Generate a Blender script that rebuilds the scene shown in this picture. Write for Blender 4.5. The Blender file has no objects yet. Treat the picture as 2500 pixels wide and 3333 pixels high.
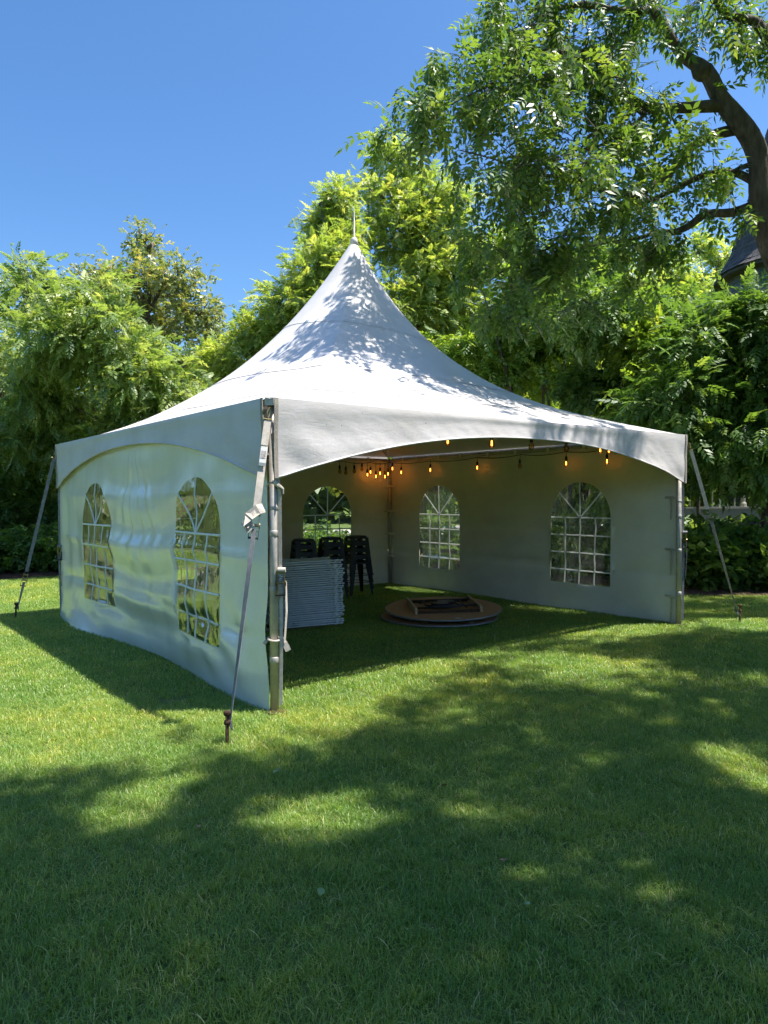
import bpy, math, random
import numpy as np
from mathutils import Vector, Matrix, geometry

PI = math.pi
R_ = np.random.RandomState(11)
random.seed(5)
scene = bpy.context.scene
COL = scene.collection

# ------------------------------------------------------------------ camera
cam_d = bpy.data.cameras.new('camera')
cam = bpy.data.objects.new('camera', cam_d)
COL.objects.link(cam)
YAW, PITCH, ROLL = 0.9024726, -0.0212956, -0.0063081
fw = Vector((math.cos(PITCH)*math.cos(YAW), math.cos(PITCH)*math.sin(YAW), math.sin(PITCH)))
rt = Vector((math.sin(YAW), -math.cos(YAW), 0)); up = rt.cross(fw)
r2 = rt*math.cos(ROLL) + up*math.sin(ROLL); u2 = -rt*math.sin(ROLL) + up*math.cos(ROLL)
CAMP = Vector((-2.810, -4.989, 1.706))
mw = Matrix((r2, u2, -fw)).transposed().to_4x4(); mw.translation = CAMP
cam.matrix_world = mw
cam_d.sensor_fit = 'VERTICAL'; cam_d.sensor_height = 36; cam_d.lens = 25.55
cam_d.clip_start = 0.05; cam_d.clip_end = 2000
scene.camera = cam

# ------------------------------------------------------------------ sky and sun
SUN = Vector((0.283, -0.272, 0.92)).normalized()      # direction towards the sun
SUN_EL = math.asin(SUN.z); SUN_AZ = math.atan2(SUN.x, SUN.y)
world = bpy.data.worlds.new('World'); scene.world = world; world.use_nodes = True
wn = world.node_tree; wn.nodes.clear()
sky = wn.nodes.new('ShaderNodeTexSky'); sky.sky_type = 'NISHITA'; sky.sun_disc = False
sky.sun_elevation = SUN_EL; sky.sun_rotation = SUN_AZ
sky.air_density = 1.0; sky.dust_density = 1.0; sky.ozone_density = 6.0
bg = wn.nodes.new('ShaderNodeBackground'); bg.inputs['Strength'].default_value = 0.110
wo = wn.nodes.new('ShaderNodeOutputWorld')
hs = wn.nodes.new('ShaderNodeHueSaturation'); hs.inputs['Saturation'].default_value = 1.16      # the phone's strong blue
wn.links.new(sky.outputs[0], hs.inputs['Color']); wn.links.new(hs.outputs[0], bg.inputs[0]); wn.links.new(bg.outputs[0], wo.inputs[0])
sun_d = bpy.data.lights.new('sun', 'SUN'); sun_d.energy = 5.0; sun_d.angle = math.radians(0.75)
sun_d.color = (1.0, 0.955, 0.88)
sun = bpy.data.objects.new('sun', sun_d); COL.objects.link(sun)
sun.rotation_euler = SUN.to_track_quat('Z', 'Y').to_euler(); sun.location = (10, -12, 40)

vs = scene.view_settings
vs.view_transform = 'Standard'; vs.look = 'None'; vs.gamma = 1; vs.use_curve_mapping = False
vs.exposure = 1.0
cy = scene.cycles
cy.use_denoising = True; cy.max_bounces = 5; cy.diffuse_bounces = 3; cy.glossy_bounces = 2
cy.transmission_bounces = 4; cy.transparent_max_bounces = 12
cy.caustics_reflective = False; cy.caustics_refractive = False; cy.sample_clamp_indirect = 4
cy.use_adaptive_sampling = True; cy.adaptive_threshold = 0.03

# ------------------------------------------------------------------ materials
def newmat(name):
    m = bpy.data.materials.new(name); m.use_nodes = True
    nt = m.node_tree; nt.nodes.clear()
    return m, nt, nt.nodes, nt.links
def N(nt, t, **kw):
    n = nt.nodes.new('ShaderNode'+t)
    for k, v in kw.items(): setattr(n, k, v)
    return n
def setin(n, **kw):
    for k, v in kw.items(): n.inputs[k.replace('_', ' ')].default_value = v
def ramp(nt, stops):
    n = nt.nodes.new('ShaderNodeValToRGB'); e = n.color_ramp.elements
    while len(e) < len(stops): e.new(0.5)
    for i, (p, c) in enumerate(stops):
        e[i].position = p; e[i].color = (*c, 1) if len(c) == 3 else c
    return n
def noise(nt, scale, detail=4, rough=0.55, coord='Object', stretch=None, dist=0.0):
    n = N(nt, 'TexNoise'); setin(n, Scale=scale, Detail=detail, Roughness=rough, Distortion=dist)
    if coord == 'World':
        g = N(nt, 'NewGeometry'); src = g.outputs['Position']
    else:
        t = N(nt, 'TexCoord'); src = t.outputs[coord]
    if stretch:
        mp = N(nt, 'Mapping'); mp.inputs['Scale'].default_value = stretch
        nt.links.new(src, mp.inputs[0]); src = mp.outputs[0]
    nt.links.new(src, n.inputs['Vector'])
    return n
def pbr(name, stops, rough=0.5, metal=0.0, spec=0.5, nscale=8, bump=0.0, bscale=40, stretch=None, coord='World', rough2=None, bdist=0.01, coat=0):
    m, nt, nd, lk = newmat(name)
    p = N(nt, 'BsdfPrincipled'); o = N(nt, 'OutputMaterial'); lk.new(p.outputs[0], o.inputs[0])
    setin(p, Roughness=rough, Metallic=metal, Specular_IOR_Level=spec, Coat_Weight=coat)
    if len(stops) == 1: p.inputs['Base Color'].default_value = (*stops[0], 1)
    else:
        n = noise(nt, nscale, 5, 0.6, coord, stretch)
        k = len(stops); r = ramp(nt, [(0.3+0.4*i/(k-1), c) for i, c in enumerate(stops)])
        lk.new(n.outputs[0], r.inputs[0]); lk.new(r.outputs[0], p.inputs['Base Color'])
        if rough2 is not None:
            mr = N(nt, 'MapRange'); setin(mr, From_Min=0.3, From_Max=0.7, To_Min=rough, To_Max=rough2)
            lk.new(n.outputs[0], mr.inputs[0]); lk.new(mr.outputs[0], p.inputs['Roughness'])
    if bump:
        n2 = noise(nt, bscale, 4, 0.6, coord, stretch)
        b = N(nt, 'Bump'); setin(b, Strength=bump, Distance=bdist)
        lk.new(n2.outputs[0], b.inputs['Height']); lk.new(b.outputs[0], p.inputs['Normal'])
    return m
def leafmat(name, c0, c1, c2, trans=0.42, rough=0.45, tcol=(1.25, 1.15, 0.45), spec=0.35):
    """each leaf takes its own tint from the per-leaf random value"""
    m, nt, nd, lk = newmat(name)
    a = N(nt, 'Attribute', attribute_name='rnd')
    r = ramp(nt, [(0.0, c0), (0.55, c1), (1.0, c2)])
    lk.new(a.outputs['Fac'], r.inputs[0])
    p = N(nt, 'BsdfPrincipled'); setin(p, Roughness=rough, Specular_IOR_Level=spec)
    lk.new(r.outputs[0], p.inputs['Base Color'])
    t = N(nt, 'BsdfTranslucent')
    mx = N(nt, 'Mix', data_type='RGBA', blend_type='MULTIPLY'); mx.inputs[0].default_value = 1
    lk.new(r.outputs[0], mx.inputs[6]); mx.inputs[7].default_value = (*[v*trans*2.6 for v in tcol], 1)
    lk.new(mx.outputs[2], t.inputs[0])
    ms = N(nt, 'AddShader')      # reflected plus transmitted light, together well below one
    lk.new(p.outputs[0], ms.inputs[0]); lk.new(t.outputs[0], ms.inputs[1])
    o = N(nt, 'OutputMaterial'); lk.new(ms.outputs[0], o.inputs[0])
    return m

M = {}
M['leaf_near'] = leafmat('leaf_near', (.035, .07, .018), (.065, .12, .025), (.13, .18, .04), .42, spec=.4)
M['leaf_ail'] = leafmat('leaf_ailanthus', (.05, .095, .03), (.12, .175, .055), (.23, .255, .11), .45, .48, spec=.32)
M['leaf_walnut'] = leafmat('leaf_walnut', (.065, .115, .026), (.155, .21, .055), (.27, .285, .095), .48, .48, spec=.32)
M['leaf_linden'] = leafmat('leaf_linden', (.06, .095, .03), (.13, .16, .05), (.26, .235, .10), .40, .4, spec=.45)
M['leaf_mid'] = leafmat('leaf_mid', (.05, .10, .016), (.12, .19, .03), (.22, .25, .055), .48, .45, spec=.35)
M['leaf_shrub'] = leafmat('leaf_shrub', (.03, .07, .018), (.07, .13, .03), (.14, .20, .055), .40, .48, spec=.3)
M['leaf_pale'] = leafmat('leaf_pale', (.14, .20, .07), (.22, .28, .09), (.34, .36, .15), .45)
M['leaf_purple'] = leafmat('leaf_purple', (.03, .012, .014), (.05, .02, .022), (.10, .035, .03), .3, tcol=(1.3, .7, .6))
M['leaf_wood'] = leafmat('leaf_woods', (.03, .06, .016), (.075, .12, .03), (.14, .18, .05), .42)
M['bark'] = pbr('bark', [(.05, .04, .032), (.10, .082, .066), (.17, .14, .115)], .9, nscale=14, bump=.9, bscale=30, stretch=(1, 1, .25), bdist=.03)
M['bark_pale'] = pbr('bark_pale', [(.10, .075, .05), (.17, .13, .09), (.24, .19, .14)], .85, nscale=10, bump=.5, bscale=30, stretch=(1, 1, .3), bdist=.02)
M['alu'] = pbr('aluminium', [(.46, .42, .37), (.60, .56, .50)], .46, .45, nscale=18, bump=.08, bscale=60, rough2=.6)
M['steel_rust'] = pbr('rusted_steel', [(.035, .022, .016), (.10, .05, .03), (.16, .085, .05)], .75, .45, nscale=30, bump=.5, bscale=80)
M['steel_dark'] = pbr('dark_steel', [(.03, .03, .032), (.055, .05, .05)], .45, .7, nscale=20)
M['steel_grey'] = pbr('grey_steel', [(.22, .22, .23), (.3, .3, .31)], .4, .8, nscale=20)
M['brass'] = pbr('zinc_ratchet', [(.30, .24, .11), (.42, .36, .2)], .35, .9, nscale=40)
M['webbing'] = pbr('webbing', [(.48, .42, .35), (.66, .59, .52)], .8, nscale=25, bump=.6, bscale=300, bdist=.003)
M['webbing_grey'] = pbr('webbing_grey', [(.16, .16, .17), (.26, .26, .27)], .8, nscale=25, bump=.6, bscale=300, bdist=.003)
M['print'] = pbr('tag_print', [(.6, .56, .53), (.10, .08, .08)], .7, nscale=60, stretch=(1, 1, 3))
M['black'] = pbr('black_plastic', [(.012, .012, .013)], .5)
M['stool'] = pbr('black_stool', [(.014, .014, .017), (.03, .03, .034)], .38, .35, nscale=12, rough2=.5)
M['chair'] = pbr('white_chair', [(.72, .74, .76), (.83, .84, .85)], .42, nscale=9, bump=.1, bscale=90)
M['board'] = pbr('weathered_board', [(.22, .17, .12), (.36, .3, .23)], .85, nscale=9, stretch=(1, 8, 8), bump=.3)
M['chipboard'] = pbr('chipboard', [(.40, .20, .095), (.50, .27, .13)], .6, nscale=30, bump=.15, bscale=120)
M['pine'] = pbr('pine_rail', [(.42, .26, .14), (.56, .38, .22)], .55, nscale=7, stretch=(1, 6, 6), bump=.1)
M['edge'] = pbr('table_edge', [(.20, .20, .215), (.3, .3, .32)], .35, .5, nscale=20)
M['paper'] = pbr('paper', [(.62, .62, .6)], .8)
M['socket'] = pbr('socket', [(.01, .01, .01)], .45)
M['siding'] = pbr('blue_grey_siding', [(.10, .12, .17), (.15, .17, .22)], .65, nscale=4, bump=.2)
M['trim'] = pbr('shaded_cream_trim', [(.30, .29, .25), (.38, .37, .32)], .6, nscale=5)  # cream paint darkened: the shade on the porch is put into the colour
M['lattice'] = pbr('lattice_paint', [(.11, .12, .17), (.17, .18, .23)], .7, nscale=9)
M['shingle'] = pbr('roof_shingle', [(.05, .05, .056), (.085, .08, .082), (.14, .125, .115)], .9, nscale=3.2, bump=.8, bscale=90)
M['glass_dark'] = pbr('house_glass', [(.02, .022, .026)], .06, spec=.8)
M['mulch'] = pbr('mulch', [(.03, .018, .012), (.085, .045, .028), (.15, .075, .045)], .95, nscale=26, bump=1, bscale=45, bdist=.05)
M['drive'] = pbr('concrete_drive', [(.36, .33, .31), (.5, .46, .43)], .9, nscale=3, bump=.3)
M['chip_leaf'] = pbr('dry_leaf', [(.28, .14, .07), (.45, .27, .15)], .7, nscale=30)
M['green_leaf'] = pbr('fresh_fallen_leaf', [(.16, .26, .08), (.26, .36, .16)], .6, nscale=30)
M['cable'] = pbr('black_cable', [(.012, .012, .012)], .5)

# white vinyl: roof skin and the glossy wall skin
def vinyl(name, col, rough, bump, spec=.5, coat=0.0, dirt=True, nst=None, ndist=.4):
    m, nt, nd, lk = newmat(name)
    p = N(nt, 'BsdfPrincipled'); o = N(nt, 'OutputMaterial'); lk.new(p.outputs[0], o.inputs[0])
    setin(p, Roughness=rough, Specular_IOR_Level=spec, Coat_Weight=coat, Coat_Roughness=.2, Coat_IOR=1.9)
    n = noise(nt, 1.3, 6, .65, 'World'); d = tuple(c*.88 for c in col)
    r = ramp(nt, [(.32, (d[0], d[1]*.99, d[2]*.96)), (.6, col)])
    lk.new(n.outputs[0], r.inputs[0])
    # faint specks of debris
    v = noise(nt, 42, 1, .3, 'World'); r2_ = ramp(nt, [(.795, (1, 1, 1)), (.83, (.35, .3, .26))])
    lk.new(v.outputs[0], r2_.inputs[0])
    mx = N(nt, 'Mix', data_type='RGBA', blend_type='MULTIPLY'); mx.inputs[0].default_value = 1 if dirt else 0
    lk.new(r.outputs[0], mx.inputs[6]); lk.new(r2_.outputs[0], mx.inputs[7])
    lk.new(mx.outputs[2], p.inputs['Base Color'])
    n1 = noise(nt, 3.2, 6, .62, 'World', nst, dist=ndist); n2 = noise(nt, 260, 2, .5, 'World')
    b1 = N(nt, 'Bump'); setin(b1, Strength=bump, Distance=.035)
    b2 = N(nt, 'Bump'); setin(b2, Strength=.12, Distance=.002)
    lk.new(n1.outputs[0], b1.inputs['Height']); lk.new(n2.outputs[0], b2.inputs['Height'])
    lk.new(b1.outputs[0], b2.inputs['Normal']); lk.new(b2.outputs[0], p.inputs['Normal'])
    return m
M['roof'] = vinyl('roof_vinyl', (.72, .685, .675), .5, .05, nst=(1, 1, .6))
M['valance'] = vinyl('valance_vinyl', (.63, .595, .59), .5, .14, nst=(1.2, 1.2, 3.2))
M['wall'] = vinyl('wall_vinyl', (.88, .87, .84), .36, .18, .5, 1.0, dirt=False, nst=(2.6, 2.6, .9))
M['wall_in'] = vinyl('liner_vinyl', (.88, .80, .69), .5, .4, .35)
M['velcro'] = pbr('velcro_edge', [(.30, .26, .22), (.44, .39, .34)], .95, nscale=60, bump=.5, bscale=200)
m, nt, nd, lk = newmat('clear_vinyl'); M['pane'] = m
tr = N(nt, 'BsdfTransparent'); tr.inputs[0].default_value = (.86, .89, .87, 1)
gl = N(nt, 'BsdfGlossy'); setin(gl, Roughness=.05); gl.inputs[0].default_value = (1, 1, 1, 1)
fr = N(nt, 'Fresnel'); setin(fr, IOR=1.55)
nz = noise(nt, 3.5, 4, .55, 'World', stretch=(1, 1, .35), dist=1.2); bp = N(nt, 'Bump'); setin(bp, Strength=.7, Distance=.03)
lk.new(nz.outputs[0], bp.inputs['Height']); lk.new(bp.outputs[0], gl.inputs['Normal']); lk.new(bp.outputs[0], fr.inputs['Normal'])
ma = N(nt, 'Math', operation='MULTIPLY_ADD'); ma.inputs[1].default_value = .42; ma.inputs[2].default_value = .008; ma.use_clamp = True
lk.new(fr.outputs[0], ma.inputs[0])
tl = N(nt, 'BsdfTranslucent'); tl.inputs[0].default_value = (.75, .8, .85, 1); mf = N(nt, 'MixShader'); mf.inputs[0].default_value = .03      # slightly milky film
lk.new(tr.outputs[0], mf.inputs[1]); lk.new(tl.outputs[0], mf.inputs[2])
ms = N(nt, 'MixShader'); lk.new(ma.outputs[0], ms.inputs[0]); lk.new(mf.outputs[0], ms.inputs[1]); lk.new(gl.outputs[0], ms.inputs[2])
ou = N(nt, 'OutputMaterial'); lk.new(ms.outputs[0], ou.inputs[0])
m, nt, nd, lk = newmat('window_bar'); M['bar'] = m
df = N(nt, 'BsdfDiffuse'); df.inputs[0].default_value = (.82, .82, .82, 1); tl = N(nt, 'BsdfTranslucent'); tl.inputs[0].default_value = (.9, .9, .9, 1)
ms = N(nt, 'MixShader'); ms.inputs[0].default_value = .6; lk.new(df.outputs[0], ms.inputs[1]); lk.new(tl.outputs[0], ms.inputs[2]); ou = N(nt, 'OutputMaterial'); lk.new(ms.outputs[0], ou.inputs[0])
M['bar_white'] = pbr('window_bar_outer', [(.82, .83, .83)], .35)
# amber bulb glass and glowing filament
m, nt, nd, lk = newmat('bulb_glass'); M['bulb'] = m
tr = N(nt, 'BsdfTransparent'); tr.inputs[0].default_value = (1, .72, .38, 1)
gl = N(nt, 'BsdfGlossy'); setin(gl, Roughness=.05); fr = N(nt, 'Fresnel'); setin(fr, IOR=1.5)
ms = N(nt, 'MixShader'); lk.new(fr.outputs[0], ms.inputs[0]); lk.new(tr.outputs[0], ms.inputs[1]); lk.new(gl.outputs[0], ms.inputs[2])
ou = N(nt, 'OutputMaterial'); lk.new(ms.outputs[0], ou.inputs[0])
m, nt, nd, lk = newmat('filament'); M['filament'] = m
em = N(nt, 'Emission'); em.inputs[0].default_value = (1, .42, .09, 1); em.inputs[1].default_value = 7
ou = N(nt, 'OutputMaterial'); lk.new(em.outputs[0], ou.inputs[0])
m, nt, nd, lk = newmat('filament_off'); M['filament_off'] = m
em = N(nt, 'BsdfDiffuse'); em.inputs[0].default_value = (.4, .3, .2, 1)
ou = N(nt, 'OutputMaterial'); lk.new(em.outputs[0], ou.inputs[0])

# lawn soil / thatch and the grass blades
M['thatch'] = pbr('lawn_thatch', [(.055, .10, .02), (.10, .155, .032), (.16, .18, .055)], .95, nscale=9, bump=.8, bscale=60, bdist=.03)
m, nt, nd, lk = newmat('grass_blade'); M['grass'] = m
at_ = N(nt, 'Attribute', attribute_name='rnd')
r = ramp(nt, [(0, (.065, .13, .022)), (.5, (.145, .225, .04)), (.88, (.235, .29, .07)), (1, (.42, .38, .19))])
lk.new(at_.outputs['Fac'], r.inputs[0])
nn = noise(nt, .75, 4, .6, 'World'); rr = ramp(nt, [(.3, (.66, .82, .75)), (.5, (1, 1, 1)), (.70, (1.5, 1.2, 1.05))])
nf = noise(nt, 5.5, 3, .6, 'World'); mf_ = N(nt, 'Math', operation='MULTIPLY_ADD'); mf_.inputs[1].default_value = .45; mf_.inputs[2].default_value = -.225
ad = N(nt, 'Math', operation='ADD'); lk.new(nf.outputs[0], mf_.inputs[0]); lk.new(mf_.outputs[0], ad.inputs[0]); lk.new(nn.outputs[0], ad.inputs[1]); lk.new(ad.outputs[0], rr.inputs[0])
mx = N(nt, 'Mix', data_type='RGBA', blend_type='MULTIPLY'); mx.inputs[0].default_value = 1
lk.new(r.outputs[0], mx.inputs[6]); lk.new(rr.outputs[0], mx.inputs[7])
p = N(nt, 'BsdfPrincipled'); setin(p, Roughness=.42, Specular_IOR_Level=.4); lk.new(mx.outputs[2], p.inputs['Base Color'])
t = N(nt, 'BsdfTranslucent'); mx2 = N(nt, 'Mix', data_type='RGBA', blend_type='MULTIPLY'); mx2.inputs[0].default_value = 1
lk.new(mx.outputs[2], mx2.inputs[6]); mx2.inputs[7].default_value = (1.15, 1.05, .5, 1); lk.new(mx2.outputs[2], t.inputs[0])
ms = N(nt, 'AddShader'); lk.new(p.outputs[0], ms.inputs[0]); lk.new(t.outputs[0], ms.inputs[1])
ou = N(nt, 'OutputMaterial'); lk.new(ms.outputs[0], ou.inputs[0])

# ------------------------------------------------------------------ mesh helpers
def mesh_np(name, V, quads=None, tris=None, smooth=False, rnd=None):
    me = bpy.data.meshes.new(name)
    V = np.asarray(V, np.float32); nq = 0 if quads is None else len(quads); nt_ = 0 if tris is None else len(tris)
    me.vertices.add(len(V)); me.vertices.foreach_set('co', V.ravel())
    idx = []
    if nq: idx.append(np.asarray(quads, np.int32).ravel())
    if nt_: idx.append(np.asarray(tris, np.int32).ravel())
    idx = np.concatenate(idx); me.loops.add(len(idx)); me.loops.foreach_set('vertex_index', idx)
    tot = np.concatenate([np.full(nq, 4), np.full(nt_, 3)]).astype(np.int32)
    start = np.concatenate([[0], np.cumsum(tot)[:-1]]).astype(np.int32)
    me.polygons.add(nq+nt_); me.polygons.foreach_set('loop_start', start); me.polygons.foreach_set('loop_total', tot)
    if smooth: me.polygons.foreach_set('use_smooth', np.ones(nq+nt_, bool))
    if rnd is not None:
        a = me.attributes.new('rnd', 'FLOAT', 'POINT'); a.data.foreach_set('value', np.asarray(rnd, np.float32))
    me.update(); me.validate(); return me
class MB:
    def __init__(s): s.v = []; s.f = []
    def add(s, vs_, fs):
        n = len(s.v); s.v += [tuple(v) for v in vs_]; s.f += [tuple(i+n for i in f) for f in fs]
    def hexa(s, a, b):      # two rings of four
        s.add(list(a)+list(b), [(3, 2, 1, 0), (4, 5, 6, 7), (0, 1, 5, 4), (1, 2, 6, 5), (2, 3, 7, 6), (3, 0, 4, 7)])
    def box(s, c, size, rz=0.0, m=None):
        x, y, z = [d/2 for d in size]; P = []
        for dz in (-z, z):
            for dx, dy in ((-x, -y), (x, -y), (x, y), (-x, y)):
                v = Vector((dx, dy, dz))
                v = m @ v if m else Matrix.Rotation(rz, 3, 'Z') @ v
                P.append(v+Vector(c))
        s.hexa(P[:4], P[4:]); return s
    def slab(s, q, t):      # sheet with thickness from four corners
        q = [Vector(p) for p in q]; n = (q[1]-q[0]).cross(q[3]-q[0]).normalized()*t
        s.hexa(q, [p+n for p in q]); return s
    def tube(s, path, n=8, caps=True):
        P = [Vector(p[:3]) for p in path]; rad = [p[3] for p in path]; rings = []
        ref = None
        for i, p in enumerate(P):
            d = (P[min(i+1, len(P)-1)]-P[max(i-1, 0)]); d = d.normalized() if d.length > 1e-9 else Vector((0, 0, 1))
            if ref is None: ref = d.orthogonal().normalized()
            ref = (ref-d*ref.dot(d)); ref = ref.normalized() if ref.length > 1e-6 else d.orthogonal().normalized()
            b = d.cross(ref)
            rings.append([p+(ref*math.cos(2*PI*k/n)+b*math.sin(2*PI*k/n))*rad[i] for k in range(n)])
        V = [v for r in rings for v in r]; F = []
        for i in range(len(P)-1):
            for k in range(n):
                F.append((i*n+k, i*n+(k+1) % n, (i+1)*n+(k+1) % n, (i+1)*n+k))
        if caps: F += [tuple(range(n))[::-1], tuple((len(P)-1)*n+k for k in range(n))]
        s.add(V, F); return s
    def lathe(s, c, prof, n=12):     # prof: (r, z)
        c = Vector(c)
        return s.tube([(c.x, c.y, c.z+z, max(r, 1e-4)) for r, z in prof], n)
    def ribbon(s, pts, wdirs, w, t=.0025):
        P = [Vector(p) for p in pts]; rings = []
        for i, p in enumerate(P):
            d = (P[min(i+1, len(P)-1)]-P[max(i-1, 0)]).normalized(); wd = Vector(wdirs[i]); wd = (wd-d*wd.dot(d)).normalized()
            nn_ = d.cross(wd)*t; wv = wd*w/2
            rings.append([p-wv-nn_, p+wv-nn_, p+wv+nn_, p-wv+nn_])
        V = [v for r in rings for v in r]; F = [(3, 2, 1, 0)]
        for i in range(len(P)-1):
            for k in range(4): F.append((i*4+k, i*4+(k+1) % 4, (i+1)*4+(k+1) % 4, (i+1)*4+k))
        b = (len(P)-1)*4; F.append((b, b+1, b+2, b+3)); s.add(V, F); return s
    def mesh(s, name, mat, smooth=False):
        me = bpy.data.meshes.new(name); me.from_pydata(s.v, [], s.f)
        if smooth: me.polygons.foreach_set('use_smooth', np.ones(len(me.polygons), bool))
        me.materials.append(M[mat]); me.update(); return me
    def build(s, name, mat, parent=None, smooth=False):
        return link(name, s.mesh(name, mat, smooth), parent)
def link(name, me, parent=None):
    o = bpy.data.objects.new(name, me); COL.objects.link(o)
    if parent is not None:
        o.parent = parent
        if parent.type == 'EMPTY' and parent.get('worldbuilt'): o.matrix_parent_inverse = Matrix.Translation(-parent.location)
    return o
def tag(o, label=None, cat=None, group=None, kind=None):
    for k, v in (('label', label), ('category', cat), ('group', group), ('kind', kind)):
        if v: o[k] = v
    return o
def thing(name, label, cat, loc=(0, 0, 0), rz=0, group=None, worldbuilt=True):
    """an Empty at the base of a thing; with worldbuilt its parts are given in place coordinates"""
    o = bpy.data.objects.new(name, None); COL.objects.link(o); o.location = loc; o.rotation_euler = (0, 0, rz)
    o.empty_display_size = .1
    if worldbuilt: o['worldbuilt'] = 1
    return tag(o, label, cat, group)
def copy_tree(o, parent=None):
    c = o.copy(); COL.objects.link(c); c.parent = parent
    for ch in o.children: copy_tree(ch, c)
    return c
_w = np.random.RandomState(3)
def waves(seed, n, fmin, fmax):
    r = np.random.RandomState(seed); K = []
    for _ in range(n):
        a = r.uniform(0, 2*PI); k = r.uniform(fmin, fmax); K.append((k*math.cos(a), k*math.sin(a), r.uniform(0, 2*PI), 1/k**.8))
    s = sum(k[3] for k in K)
    return lambda x, y: sum(k[3]*np.sin(k[0]*x+k[1]*y+k[2]) for k in K)/s*1.6
# ------------------------------------------------------------------ layout data (metres)
FALLEN = [(.02, -1.95, 0.053, 'chip_leaf', 'curled tan leaf on the lawn below the folded tables, largest of a few'), (-.04, -2.12, 0.037, 'chip_leaf', 'small tan leaf just in front of the largest curled leaf'),
          (.30, -1.75, 0.031, 'chip_leaf', 'thin upright dry leaf on the lit grass'), (.62, -1.45, 0.037, 'chip_leaf', 'pale pinkish dry leaf on the lit patch of lawn'), (-.62, -1.15, 0.056, 'green_leaf', 'pale green fallen leaf in the half shade left of centre'),
          (-1.30, -1.55, 0.031, 'chip_leaf', 'tiny reddish leaf on the dark grass at left'), (-1.16, -2.45, 0.053, 'green_leaf', 'green fallen leaf in the dark foreground grass'), (-.36, -2.75, 0.037, 'chip_leaf', 'tan leaf in the shade left of the small sunlit spot'), (.35, -3.0, 0.031, 'chip_leaf', 'small tan leaf in the shade at right'),
          (-.55, -3.05, 0.031, 'green_leaf', 'small pale leaf in the darkest foreground grass')]
# sunlit openings in the shade on the lawn (x, y, 2x2 shape), and half-lit places
LIT = [(-0.76, -1.76, 2.34, -1.36, -1.14, -2.34), (-1.43, -0.94, 3.29, -0.48, 2.21, -4.07), (-0.05, -3.13, 3.33, -4.96, -3.7, -4.57), (-1.5, 0.19, 1.45, -0.32, -0.83, -2.66), (0.42, -0.11, 1.79, -1.04, -0.07, -1.45), (-0.36, -0.18, 2.07, -1.06, -1.51, -1.84), (1.01, 0.44, 1.5, -1.0, -0.65, -2.02), (-0.41, 3.55, 0.5, -0.14, -0.24, -0.29), (5.34, 0.48, 0.54, -0.78, -0.77, -1.6), (6.7, -0.39, 0.63, -1.3, -1.21, -1.42), (1.73, -2.86, 0.96, -2.61, -2.2, 0.13), (1.88, 0.23, 4.77, -3.88, -0.06, -5.11), (3.3, -0.52, 1.52, -2.07, -1.65, -1.98)]
HALF = [(0.69, -1.7, 1.03, -1.18, -1.08, -0.73), (3.37, -1.63, 0.56, -1.03, -0.5, -0.6), (-0.3, -2.24, 2.9, -2.66, -2.03, -2.51), (2.59, 0.08, 0.55, -0.54, -0.15, -1.01), (-0.98, -0.69, 3.6, -1.12, 0.5, -3.77)]
def inside(L_, x, y, lim=1.0):
    return any((a*(x-cx)+b*(y-cy_))**2+(c*(x-cx)+d*(y-cy_))**2 < lim for (cx, cy_, a, b, c, d) in L_)
def shade_prob(x, y):
    if x < -.5 and y > .22-.88*(x+.9): return 0.0       # the crown ends here towards the tent
    if y > (.15 if x < .15 else .30 if x < 2.3 else .95): return 0.0
    if inside(LIT, x, y): return 0.0
    return .46 if inside(HALF, x, y) else 1.0
NEARCLUMPS = [((3.05, 1.6, 5.95), .6, 90), ((3.5, 1.2, 5.9), .7, 130), ((3.9, 1.0, 5.5), .75, 150), ((4.2, .9, 6.1), .8, 80), ((3.6, 1.4, 6.7), .65, 60), ((4.2, 1.3, 8.0), .7, 100), ((4.9, 1.0, 7.9), .7, 90),
              ((4.4, 1.3, 4.95), .75, 190), ((4.9, 1.3, 4.8), .7, 160), ((4.2, 1.5, 4.5), .55, 140), ((5.3, 1.4, 4.9), .7, 130), ((5.6, .8, 7.5), .7, 70), ((5.9, .3, 8.1), .7, 100), ((6.6, -.2, 8.3), .7, 100), ((7.2, -.6, 7.8), .6, 80), ((4.6, 1.5, 4.2), .5, 110), ((5.4, 1.0, 7.2), .65, 80)]
NEARCLUMPS += [(c, .36, 62) for c in [(3.02, 1.57, 6.18), (3.73, 1.33, 7.41), (3.37, 1.15, 6.58), (4.02, 1.8, 6.81), (4.05, 1.17, 7.45), (3.72, 0.96, 6.63), (2.9, 1.25, 6.14), (4.62, 1.18, 7.55), (4.21, 1.76, 7.81), (4.27, 1.07, 6.32), (4.41, 1.04, 5.69), (5.08, 0.62, 6.58), (5.28, 0.58, 6.0), (5.47, 0.52, 5.44), (3.5, 1.95, 6.8)]]
NEARCLUMPS += [(c, .28, 34) for c in [(5.78, -0.25, 6.29), (5.76, -0.51, 5.71), (6.34, 0.58, 5.16)]]
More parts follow.
